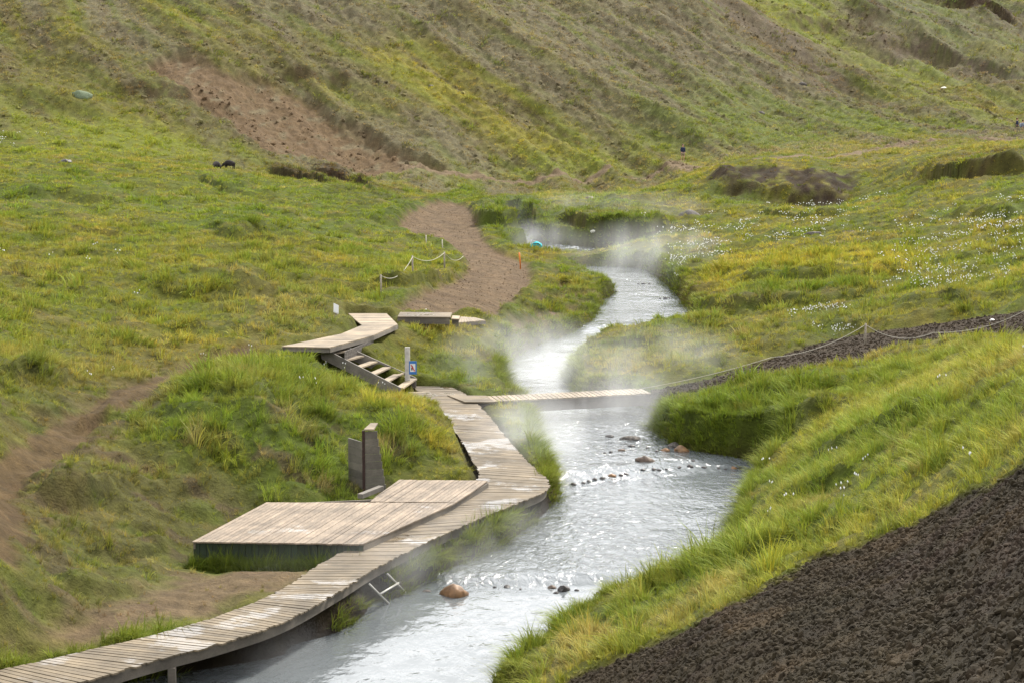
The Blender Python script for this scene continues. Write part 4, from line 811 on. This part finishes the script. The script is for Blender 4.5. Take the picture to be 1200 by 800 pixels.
# ------------------------------------------------------------ changing screen in the slope
M_SCR = mat_wood('screen_boards', (.10, .088, .07))
wl = thing('changing_screen', tuple(P(432, 560, 1.0)), 'weathered wooden plank screen standing half buried in the grassy slope behind the deck', 'screen')
cw = P(427, 568, .95); cY = cw[1]; zt = float(PY(427, 505, cY)[2])
nb2 = 8
for i in range(nb2):
    z0 = .75+i*(zt-.75)/nb2; z1 = .75+(i+.95)*(zt-.75)/nb2; e_ = .58-.032*i
    prism([(cw[0]+.03, cY), (cw[0]+e_, cY+.1), (cw[0]+e_, cY+.14), (cw[0]+.03, cY+.04)], z0, z1, 'panel_board', M_SCR, wl)
    prism([(cw[0]-.03, cY+.02), (cw[0]-.5, cY+.75), (cw[0]-.47, cY+.79), (cw[0]-.02, cY+.06)], z0-.02-.28, z1-.02-.28, 'panel_board', M_SCR, wl)
prism([(cw[0]-.05, cY-.03), (cw[0]+.025, cY-.03), (cw[0]+.025, cY+.06), (cw[0]-.05, cY+.06)], .7, zt+.02, 'corner_post', mat_simple('rusty_steel', (.03, .015, .012), .7, 14, .4), wl)
prism([(cw[0]-.0, cY-.0), (cw[0]+.27, cY-.0), (cw[0]+.34, cY+.6), (cw[0]+.14, cY+.6)], [zt+.023, zt+.023, zt+.10, zt+.10], [zt+.06, zt+.06, zt+.137, zt+.137], 'cap_board', M_UP, wl)

# ------------------------------------------------------------ rail frame in the water
hr = thing('bathing_ladder', tuple(P(450, 700, 0)), 'pale metal ladder frame slanting from the boardwalk into the water', 'ladder')
for (a, b) in (((433, 684), (456, 707)), ((454, 672), (476, 694))): tube([P(a[0], a[1], .72), P(b[0]+3, b[1]+3, -.12)], .022, 'rail', M_STEEL, hr)
tube([(np.array(P(445.5, 695.5, .36))), (np.array(P(467, 682.5, .36)))], .024, 'rung', M_STEEL, hr)

# ------------------------------------------------------------ rope barriers
def rope_fence(name, posts, label, hgt, sags, lead=None, rr=.015):
    ps = [LP(*p) for p in posts]; t = thing(name, (ps[0][0], ps[0][1], ps[0][2]-.1), label, 'rope barrier')
    tops = []
    for p in ps:
        h = hgt*random.uniform(.92, 1.06); tube([(p[0], p[1], p[2]-.25), (p[0]+random.uniform(-.03, .03), p[1], p[2]+h)], [.045, .038], 'post', M_POST, t); tops.append(Vector((p[0], p[1], p[2]+h*.94)))
    if lead: tops = [Vector(q) for q in lead[0]]+tops+[Vector(q) for q in lead[1]]
    for i in range(len(tops)-1):
        a, b = tops[i], tops[i+1]; s = sags[i]; tube([a.lerp(b, k/12)-Vector((0, 0, s*4*(k/12)*(1-k/12))) for k in range(13)], rr, 'rope', M_ROPE, t, 5)
    return t
p_end = LP(543, 322); rope_fence('rope_fence', [(447, 354), (484, 334), (521, 326)], 'low rope barrier on three wooden posts beside the brown gravel track', .9, [.45, .3, .3], ([], [(p_end[0], p_end[1], p_end[2]+.75)]))
st0 = LP(745, 466); e1 = LP(1095, 390); e2 = LP(1150, 386); e3 = LP(1230, 366); mid = LP(905, 428)
rope_fence('path_rope_fence', [(1014, 401)], 'sagging white rope along the dark path right of the footbridge', .85, [.1, .25, .35, .05, .15], ([(st0[0], st0[1], 1.5), (mid[0], mid[1]+.3, mid[2]+.35)], [(e1[0], e1[1]+.2, e1[2]+.12), (e2[0], e2[1], e2[2]+.15), (e3[0], e3[1], e3[2]+.7)]), .013)
for px, py, h in ((500, 291, .6), (519, 296, .75)):
    p_ = LP(px, py); o = tube([(p_[0], p_[1], p_[2]-.2), (p_[0]-.04, p_[1], p_[2]+h)], .032, 'marker_stake', mat_simple('pale_stake%d' % px, (.32, .29, .24), .8, 9, .15), None, world=False)
    tag(o, ('thin pale stake at the grass edge beside the gravel track bend, the right one' if px == 519 else 'thin pale stake standing in grass left of the gravel track bend, the left one'), 'stake')
p_ = LP(610, 314); o = tube([(p_[0], p_[1], p_[2]-.2), (p_[0]-.03, p_[1], p_[2]+.5), (p_[0]-.08, p_[1], p_[2]+.95)], .045, 'marker_post', M_ORANGE, None, world=False); tag(o, 'thin orange marker post beside the upper river bend', 'marker post')

# small lamps / boxes
def box_thing(name, px, py, s, mat, label, cat, lift=0):
    p_ = LP(px, py); t = thing(name, (p_[0], p_[1], p_[2]), label, cat)
    prism([(p_[0]-.04, p_[1]-.04), (p_[0]+.04, p_[1]-.04), (p_[0]+.04, p_[1]+.04), (p_[0]-.04, p_[1]+.04)], p_[2]-.15, p_[2]+s[2], 'leg', M_POST, t)
    o = mesh_obj('sign_board', [(-s[0], -s[1], 0), (s[0], -s[1]*.4, -.08), (s[0], s[1], .22), (-s[0], s[1]*.7, .32), (-s[0], -s[1], .04), (s[0], -s[1]*.4, -.04), (s[0], s[1], .26), (-s[0], s[1]*.7, .36)], BF, mat, t); o.location = (0, 0, s[2]); return t
box_thing('info_board', 394, 372, (.10, .07, .22), M_WHITE, 'small tilted white board on a low leg in grass beside the upper walkway', 'board')

# ------------------------------------------------------------ rocks
def rock_at(px, py, wpx, hfr, seed, mat, label, group=None, water=True, name='rock', sub=3, cat='rock', dfr=.75, rz=0, sink=.35):
    if water: q = PW(px, py); z = float(water_level(*q)); x, y = float(q[0]), float(q[1])
    else: x, y, z = LP(px, py)
    s = wpx*y/F/2; me = rock_mesh(name, s, s*dfr, s*hfr, seed, mat, sub, .42 if wpx > 11 else .25)
    return put(name, me, (x, y+s*dfr*.6, z+s*hfr*(1-sink*2)*.5), rz, label=label, cat=cat, group=group)
rock_at(531, 699, 38, .7, 103, M_TAN, 'large orange-brown boulder standing in the water near the ladder', name='boulder', cat='boulder', rz=-.5, dfr=.6, sink=.3)
rock_at(476, 690, 14, .8, 2, M_TAN, 'small rounded tan rock half under the boardwalk behind the ladder', rz=1)
rock_at(500, 693, 12, .3, 3, M_GROCK, 'flat pale wet stone just left of the orange-brown boulder')
rock_at(756, 541, 24, .5, 4, M_ROCK, 'rounded brown rock alone in the river above the stone weir', name='boulder', cat='boulder')
rock_at(800, 529, 17, .75, 5, M_TAN, 'rounded reddish boulder at the right bank above the weir', name='boulder', cat='boulder')
rock_at(780, 528, 13, .5, 6, M_TAN, 'low tan rock left of the reddish boulder by the right bank')
rock_at(826, 527, 16, .6, 7, M_GROCK, 'greyish brown rock tucked under the right bank grass')
rock_at(790, 524, 18, .55, 8, M_GROCK, 'pale grey rock behind the reddish boulder at the right bank')
rock_at(717, 558, 12, .55, 9, M_TAN, 'rounded red-brown rock sitting among dark weir stones')
rock_at(860, 549, 8, .7, 10, M_TAN, 'small orange stone at the right end of the stone weir')
rock_at(738, 515, 27, .3, 11, M_GROCK, 'low ragged grey rock awash below the footbridge')
rock_at(728, 528, 10, .5, 12, M_ROCK, 'small dark brown rock awash left of the lone rounded rock')
rock_at(740, 523, 10, .4, 13, M_DROCK, 'flat dark rock between the lone rounded rock and the grey awash rock')
rock_at(971-245, 691, 12, .6, 14, M_GROCK, 'mossy grey-green stone at the right end of the lower weir')
rock_at(705, 697, 14, .6, 15, M_GROCK, 'greenish grey rock in the lower river near the right bank')
rock_at(726, 692, 22, .5, 16, M_TAN, 'pale brown rock partly covered by grass at the right end of lower weir')
rock_at(647, 689, 12, .6, 17, M_ROCK, 'brown stone with darker stones beside it in the middle of the lower weir')
WS = [(652, 695, 8, 'small dark stone touching the brown stone in the middle of the lower weir'), (661, 692, 20, 'low broad dark stone right of the brown stone in the lower weir'), (594, 688, 12, 'flat dark stone of the lower weir, first sizeable one right of the orange-brown boulder'), (676, 692, 7, 'tiny dark stone at the right tip of the low broad one in the lower weir'), (580, 688, 6, 'tiny dark stone of the lower weir nearest the orange-brown boulder'), (610, 690, 5, 'tiny dark stone in the gap in the middle of the lower weir'),
      (672, 568, 9, 'flat dark stone at the left end of the middle weir'), (684, 566, 7, 'second small dark stone from the left end of the middle weir'), (690, 564, 8, 'third dark stone from the left end of the middle weir'), (697, 562, 8, 'fourth dark stone from the left end of the middle weir'), (706, 561, 10, 'dark stone touching the left side of the rounded red-brown weir rock'), (728, 557, 9, 'dark stone touching the right side of the rounded red-brown weir rock'), (734, 556, 8, 'dark stone second to the right of the rounded red-brown weir rock'),
      (754, 551, 8, 'dark weir stone directly below the lone rounded brown boulder'), (766, 550, 9, 'left stone of the dark pair right below the lone rounded boulder'), (772, 551, 8, 'right stone of the dark pair right below the lone rounded boulder'), (781, 550, 5, 'tiny dark weir stone just right of the dark pair'), (796, 548, 7, 'dark weir stone straight below the reddish boulder at the bank'), (809, 547, 10, 'widest dark stone in the right half of the middle weir'), (825, 548, 8, 'rounded dark weir stone right of the widest one'),
      (842, 549, 6, 'small dark weir stone a little left of the small orange stone'), (850, 550, 6, 'small dark weir stone next to the left of the small orange stone'), (866, 549, 9, 'dark stone touching the right side of the small orange weir stone'),
      (770, 529, 7, 'dark stone just left of the low tan rock by the right bank'), (758, 525, 5, 'tiny dark stone upstream of the lone rounded boulder'), (812, 540, 6, 'small dark stone in the ripples between the reddish boulder and the weir'), (716, 530, 7, 'low dark stone left of the small dark brown rock awash'), (709, 531, 6, 'leftmost low dark stone awash below the footbridge'), (715, 512, 12, 'flat dark stone left of the ragged grey rock below the footbridge'),
      (719, 383, 5, 'leftmost stone of the short dark row across the far reach near the grassy tongue'), (726, 383, 7, 'second stone of the short dark row near the grassy tongue'), (733, 384, 8, 'largest middle stone of the short dark row near the grassy tongue'), (740, 384, 7, 'fourth stone of the short dark row near the grassy tongue'), (746, 384, 4, 'tiny right end stone of the short dark row near the grassy tongue'),
      (790, 378, 6, 'left one of three dark stones at the right bank above the grassy tongue'), (798, 377, 8, 'middle one of three dark stones at the right bank above the grassy tongue'), (805, 377, 6, 'right one of three dark stones at the right bank above the grassy tongue'), (748, 333, 4, 'left one of the farthest row of three dark river stones'), (754, 333, 6, 'middle one of the farthest row of three dark river stones'), (761, 333, 5, 'right one of the farthest row of three dark river stones'),
      (774, 350, 4, 'left one of three dark stones by the right bank in the far reach'), (780, 350, 6, 'middle one of three dark stones by the right bank in the far reach'), (785, 350, 4, 'right one of three dark stones by the right bank in the far reach'), (722, 342, 5, 'dark stone at the point of the far left bank'), (628, 287, 4, 'dark stone in the white water of the upper stream')]
for k, (px, py, wd, lb) in enumerate(WS):
    grp = 'dark stones of the lower weir' if py > 680 else 'dark stones of the middle weir' if py > 500 else 'dark stones in the far reach'
    rock_at(px, py, wd, .55, 40+k, M_DROCK, lb, grp, name='river_stone', sub=2, cat='stone', rz=k)
rock_at(811, 258, 27, .7, 90, M_GROCK, 'large grey-brown boulder on grass beyond the rising steam', water=False, name='boulder', cat='boulder')
rock_at(997, 279, 32, .35, 91, M_GROCK, 'long low grey rock in the right meadow among cotton grass', water=False, cat='rock')
rock_at(955, 283, 20, .3, 92, M_GROCK, 'flat dark grey rock left of the long low meadow rock', water=False)
rock_at(690, 240, 18, .6, 93, M_ROCK, 'brown pointed rock outcrop beyond the upper stream', water=False, rz=.6)
rock_at(75, 194, 17, .5, 94, M_DROCK, 'dark brown rock lying on the left terrace skyline', water=False)
rock_at(92, 125, 32, .5, 95, mat_simple('lichen_rock', (.10, .125, .075), .9, 12, .4, .8), 'pale grey-green lichen rock mound on the left hillside', water=False, name='boulder', cat='boulder')
rock_at(940, 110, 14, .6, 96, M_GROCK, 'grey boulder on the hillside high above the right knoll', water=False)
rock_at(892, 134, 12, .5, 97, M_GROCK, 'pale grey boulder lower left on the right hillside', water=False)
rock_at(505, 107, 8, .5, 98, M_GROCK, 'small grey boulder on the central hillside', water=False)
rock_at(1107, 113, 9, .4, 99, mat_simple('pale_stone', (.5, .48, .42), .8, 14, .2, .3), 'small white stone on the reddish patch of the far right slope', water=False)
rock_at(696, 272, 9, .5, 100, mat_simple('pale_stone_upper', (.5, .48, .42), .8, 14, .2, .3), 'rounded pale stone on the bank above the upper stream', water=False)
rock_at(499, 364, 6, .8, 101, mat_simple('white_stone', (.6, .58, .52), .8, 14, .2, .3), 'small white stone behind the raised platform', water=False)
rock_at(1163, 372, 7, .5, 102, mat_simple('white_stone_path', (.6, .58, .55), .8, 14, .2, .3), 'small white stone in grass above the dark path at far right', water=False)

# ------------------------------------------------------------ bag, sheep, hikers
bx_, by_, bz_ = LP(628, 299)
bg_ = thing('bag', (bx_, by_, bz_), 'teal bag lying at the edge of the upper stream beside the orange post', 'bag')
me = rock_mesh('pouch', .42, .3, .3, 200, M_TEAL, 3, .2); o = bpy.data.objects.new('pouch', me); COL.objects.link(o); o.parent = bg_; o.location = (0, 0, .3)
tube([(-.25, -.2, .38), (-.1, -.34, .5), (.15, -.33, .5), (.28, -.18, .36)], .03, 'strap', M_DARKB, bg_, 6, world=False)
def skin(name, joints, edges, radii, mat, parent, sub=2):
    me = bpy.data.meshes.new(name); me.from_pydata(joints, edges, []); me.materials.append(mat); o = bpy.data.objects.new(name, me); COL.objects.link(o); o.parent = parent
    s = o.modifiers.new('skin', 'SKIN'); s.use_smooth_shade = True
    for v, r_ in zip(me.skin_vertices[0].data, radii): v.radius = (r_, r_) if np.isscalar(r_) else r_
    me.skin_vertices[0].data[0].use_root = True
    if sub: m_ = o.modifiers.new('sub', 'SUBSURF'); m_.levels = sub; m_.render_levels = sub
    return o
M_WOOL = mat_simple('black_wool', (.018, .014, .013), .95, 22, .5, 1.0)
def sheep(px, py, rz, label, head_down):
    x, y, z = LP(px, py); t = thing('sheep', (x, y, z), label, 'sheep', 'black sheep on the left terrace'); t.rotation_euler = (0, 0, rz)
    hz = .38 if head_down else .95
    J = [(-.38, 0, .62), (-.1, 0, .6), (.2, 0, .62), (.38, 0, .66), (.52, 0, .72 if not head_down else .55), (.68, 0, hz), (.84, 0, hz-.1),
         (-.38, .14, .45), (-.44, .14, .26), (-.40, .14, .02), (-.38, -.14, .45), (-.44, -.14, .26), (-.40, -.14, .02), (.32, .13, .42), (.34, .13, .22), (.32, .13, .02), (.32, -.13, .42), (.34, -.13, .22), (.32, -.13, .02), (-.55, 0, .62)]
    E = [(0, 1), (1, 2), (2, 3), (3, 4), (4, 5), (5, 6), (0, 7), (7, 8), (8, 9), (0, 10), (10, 11), (11, 12), (3, 13), (13, 14), (14, 15), (3, 16), (16, 17), (17, 18), (0, 19)]
    Rr = [.27, .31, .28, .22, .14, .10, .055, .10, .045, .035, .10, .045, .035, .09, .04, .035, .09, .04, .035, .06]
    skin('body', J, E, Rr, M_WOOL, t)
    for s in (-1, 1): tube([(.64, s*.07, hz+.05), (.60, s*.17, hz+.04), (.58, s*.24, hz)], [.03, .035, .012], 'ear', M_WOOL, t, 6, world=False)
sheep(254, 200, -1.9, 'black sheep seen from behind on the left terrace, the left one of two', True)
sheep(269, 200, 2.8, 'black sheep grazing sideways on the left terrace, the right one of two', True)
M_SKIN = mat_simple('skin', (.42, .24, .17), .6, 8, .05, 0); M_NAVY = mat_simple('navy_cloth', (.012, .016, .04), .85, 9, .2, .2); M_GREYC = mat_simple('grey_cloth', (.16, .18, .22), .85, 9, .2, .2); M_HAIR = mat_simple('brown_hair', (.07, .035, .02), .7, 30, .3, .3); M_TANC = mat_simple('tan_cloth', (.2, .15, .10), .85, 9, .2, .2); M_SHOE = mat_simple('dark_shoes', (.03, .025, .03), .7, 9, .2, .1); M_DKC = mat_simple('dark_trousers', (.03, .03, .035), .85, 9, .2, .2)
def hiker(px, py, rz, label, coat, legs, shorts, pack=None, Yf=None):
    if Yf: q = PY(px, py, Yf); x, y = float(q[0]), Yf; z = zg(x, y)
    else: x, y, z = LP(px, py)
    t = thing('person', (x, y, z), label, 'person'); t.rotation_euler = (0, 0, rz)
    J = [(0, 0, .93), (0, 0, 1.12), (0, .0, 1.34), (0, .01, 1.46), (0, -.01, 1.54), (0, -.01, 1.62), (0, -.01, 1.70),
         (.18, .01, 1.40), (.23, .05, 1.13), (.22, -.06, .92), (.22, -.10, .84), (-.18, .01, 1.40), (-.24, -.03, 1.13), (-.22, -.16, .93), (-.22, -.20, .86),
         (.10, 0, .86), (.11, -.08, .50), (.12, .05, .10), (.12, -.1, .05), (-.10, 0, .86), (-.11, .03, .49), (-.12, .18, .12), (-.12, .06, .06)]
    E = [(0, 1), (1, 2), (2, 3), (3, 4), (4, 5), (5, 6), (2, 7), (7, 8), (8, 9), (9, 10), (2, 11), (11, 12), (12, 13), (13, 14), (0, 15), (15, 16), (16, 17), (17, 18), (0, 19), (19, 20), (20, 21), (21, 22)]
    Rr = [.14, .13, .16, .07, .055, .095, .085, .06, .045, .035, .03, .06, .045, .035, .03, .09, .06, .04, .04, .09, .06, .04, .04]
    skin('body', J, E, Rr, M_SKIN, t)
    skin('jacket', [(0, 0, .9), (0, 0, 1.12), (0, 0, 1.34), (0, .01, 1.43), (.19, .01, 1.40), (.24, .05, 1.13), (.225, -.05, .94), (-.19, .01, 1.40), (-.25, -.03, 1.13), (-.225, -.15, .95)], [(0, 1), (1, 2), (2, 3), (2, 4), (4, 5), (5, 6), (2, 7), (7, 8), (8, 9)], [.19, .17, .19, .11, .085, .065, .055, .085, .065, .055], coat, t)
    lo = .55 if shorts else .14
    skin('trousers', [(0, 0, .93), (.10, 0, .84), (.11, -.07, lo if shorts else .5), (-.10, 0, .84), (-.11, .03, lo if shorts else .49)]+([] if shorts else [(.12, .05, .13), (-.12, .18, .15)]),
         [(0, 1), (1, 2), (0, 3), (3, 4)]+([] if shorts else [(2, 5), (4, 6)]), [.165, .115, .085, .115, .085]+([] if shorts else [.06, .06]), legs, t)
    me = rock_mesh('hair', .115, .125, .12, 5, M_HAIR, 3, .05); o = bpy.data.objects.new('hair', me); COL.objects.link(o); o.parent = t; o.location = (0, .03, 1.705)
    for dx_, dy_ in ((.12, -.06), (-.12, .10)):
        me = rock_mesh('shoe', .055, .14, .06, 6, M_SHOE, 2, .05); o = bpy.data.objects.new('shoe', me); COL.objects.link(o); o.parent = t; o.location = (dx_, dy_, .055)
    if pack:
        me = rock_mesh('backpack', .20, .14, .30, 12, pack, 3, .12); o = bpy.data.objects.new('backpack', me); COL.objects.link(o); o.parent = t; o.location = (0, .27, 1.2)
hiker(800, 205, .3, 'hiker in a dark navy jacket and tan shorts walking the far trail below the hillside', M_NAVY, M_TANC, True)
hiker(1191.5, 164, 1.2, 'hiker in a navy jacket with dark trousers on the knoll at the far right edge', M_NAVY, M_DKC, False)
hiker(1198, 164, 1.7, 'hiker in grey clothes with a grey pack at the extreme right edge of the knoll', M_GREYC, M_GREYC, False, M_GREYC)

# ------------------------------------------------------------ cotton grass
def cot(name, seed):
    r = random.Random(seed); v = []; f = []; sh = []
    for i in range(3):
        a = r.uniform(0, 6.28); p = Vector((math.cos(a)*.1, math.sin(a)*.1, 0)); top = p+Vector((r.uniform(-.1, .1), r.uniform(-.1, .1), r.uniform(.3, .45)))
        b0 = len(v); v += [p-Vector((.006, 0, 0)), p+Vector((.006, 0, 0)), top+Vector((.006, 0, 0)), top-Vector((.006, 0, 0))]; sh += [(.25, .3, .12)]*4; f.append((b0, b0+1, b0+2, b0+3))
        b0 = len(v); s = r.uniform(.02, .032); v += [top+Vector(q)*s for q in ((1, 0, 0), (-1, 0, 0), (0, 1, 0), (0, -1, 0), (.3, .2, 1.2), (0, 0, -.9))]; sh += [(1, 1, 1)]*6
        f += [(b0+a_, b0+b_, b0+c_) for a_, b_, c_ in ((0, 2, 4), (2, 1, 4), (1, 3, 4), (3, 0, 4), (2, 0, 5), (1, 2, 5), (3, 1, 5), (0, 3, 5))]
    me = bpy.data.meshes.new(name); me.from_pydata([tuple(q) for q in v], [], f); a = me.color_attributes.new('shade', 'FLOAT_COLOR', 'POINT'); a.data.foreach_set('color', np.array([(*s, 1) for s in sh], np.float32).ravel()); me.materials.append(M_STONE_I)
    o = bpy.data.objects.new(name, me); SRC_now.objects.link(o)
cs_ = sources('cotton_kinds', [lambda i=i: cot('cotton', 70+i) for i in range(3)])
CX = []
for pl_, k in [([(800, 290), (900, 255), (1060, 262), (1200, 245), (1200, 285), (1000, 295), (860, 300)], 130), ([(1040, 300), (1200, 240), (1200, 345), (1060, 350)], 170), ([(1000, 325), (1110, 300), (1150, 345), (1050, 365)], 45), ([(925, 382), (1000, 372), (1000, 392), (930, 400)], 45),
               ([(775, 300), (850, 290), (860, 312), (790, 325)], 60), ([(820, 255), (1000, 232), (1060, 225), (1010, 250), (830, 262)], 26), ([(735, 275), (850, 268), (860, 280), (745, 285)], 30), ([(880, 560), (1200, 430), (1200, 530), (900, 640)], 12), ([(0, 300), (200, 300), (300, 420), (100, 470)], 10), ([(0, 160), (60, 160), (60, 178), (0, 178)], 10), ([(300, 470), (400, 420), (480, 470), (400, 500)], 5)]:
    w_ = H(pl_); n_ = 0; lo, hi = w_.min(0), w_.max(0)
    while n_ < k:
        p_ = lo+(hi-lo)*rng.random((400, 2)); p_ = p_[inside(p_[:, 0], p_[:, 1], w_) & (noise(p_[:, 0]/3, p_[:, 1]/3, 88) > -.15)][:k-n_]; CX.append(p_); n_ += max(len(p_), 1)
CX = np.concatenate(CX); cz = gridval(ZZ, CX[:, 0], CX[:, 1]); nn_ = len(CX); sc_l = np.clip(CX[:, 1]/90, .6, 1.5)*rng.uniform(.7, 1.3, nn_)
scatter('cotton_grass', cs_, 3, np.c_[CX, cz], np.c_[np.zeros((nn_, 2)), rng.uniform(0, 6.28, nn_)], np.stack([sc_l, sc_l, np.full(nn_, 1.15)], -1), np.full((nn_, 3), .62), label='white tufts of cotton grass dotted over the right meadow')

# ------------------------------------------------------------ steam
def mat_steam(seed, dens, sc=.55):
    m = bpy.data.materials.new('steam'); m.use_nodes = True; t = m.node_tree; t.nodes.clear(); o = t.nodes.new('ShaderNodeOutputMaterial'); v = t.nodes.new('ShaderNodeVolumePrincipled')
    v.inputs['Color'].default_value = (.97, .98, 1, 1); v.inputs['Anisotropy'].default_value = .2
    tc = t.nodes.new('ShaderNodeTexCoord'); gr = t.nodes.new('ShaderNodeTexGradient'); gr.gradient_type = 'SPHERICAL'; t.links.new(tc.outputs['Object'], gr.inputs['Vector'])
    geo = t.nodes.new('ShaderNodeNewGeometry'); mp = t.nodes.new('ShaderNodeMapping'); mp.inputs['Scale'].default_value = (1, .6, .55); mp.inputs['Location'].default_value = (seed*3.1, 0, seed); t.links.new(geo.outputs['Position'], mp.inputs['Vector'])
    nz = t.nodes.new('ShaderNodeTexNoise'); nz.inputs['Scale'].default_value = sc; nz.inputs['Detail'].default_value = 3.5; nz.inputs['Roughness'].default_value = .5; nz.inputs['Distortion'].default_value = .5; t.links.new(mp.outputs[0], nz.inputs['Vector'])
    r = t.nodes.new('ShaderNodeMapRange'); r.inputs[1].default_value = .38; r.inputs[2].default_value = .70; t.links.new(nz.outputs['Fac'], r.inputs[0])
    a = t.nodes.new('ShaderNodeMath'); a.operation = 'MULTIPLY'; t.links.new(gr.outputs['Fac'], a.inputs[0]); t.links.new(r.outputs[0], a.inputs[1])
    b = t.nodes.new('ShaderNodeMath'); b.operation = 'MULTIPLY'; t.links.new(a.outputs[0], b.inputs[0]); b.inputs[1].default_value = dens*.42; t.links.new(b.outputs[0], v.inputs['Density']); t.links.new(v.outputs[0], o.inputs['Volume']); return m
for i, (px, py, zc, sx, sy, sz, dens) in enumerate([(618, 425, 1.5, 4.2, 9, 2.0, .36), (618, 505, 1.0, 2.2, 5.5, 1.2, .8), (720, 470, 1.2, 3.8, 4.5, 1.9, .5), (760, 300, 2.6, 5.5, 12, 2.4, .2), (625, 278, 2.6, 4, 8, 1.4, .24), (720, 245, 3.8, 12, 14, 1.5, .10),
                    (330, 765, .3, 1.8, 1.6, .7, .16), (455, 680, .45, 1.8, 2.6, 1.0, .8), (565, 625, .6, 2.4, 5, .9, .5), (370, 652, .8, 2.4, 2.6, .7, .12), (770, 420, 1.9, 3.6, 6, 1.5, .25)]):
    c_ = P(px, py, zc); me = bpy.data.meshes.new('steam'); bm = bmesh.new(); bmesh.ops.create_icosphere(bm, subdivisions=3, radius=1.0); bm.to_mesh(me); bm.free(); me.materials.append(mat_steam(i+1, dens))
    o = bpy.data.objects.new('steam', me); COL.objects.link(o); o.location = c_; o.scale = (sx, sy, sz); o['kind'] = 'stuff'
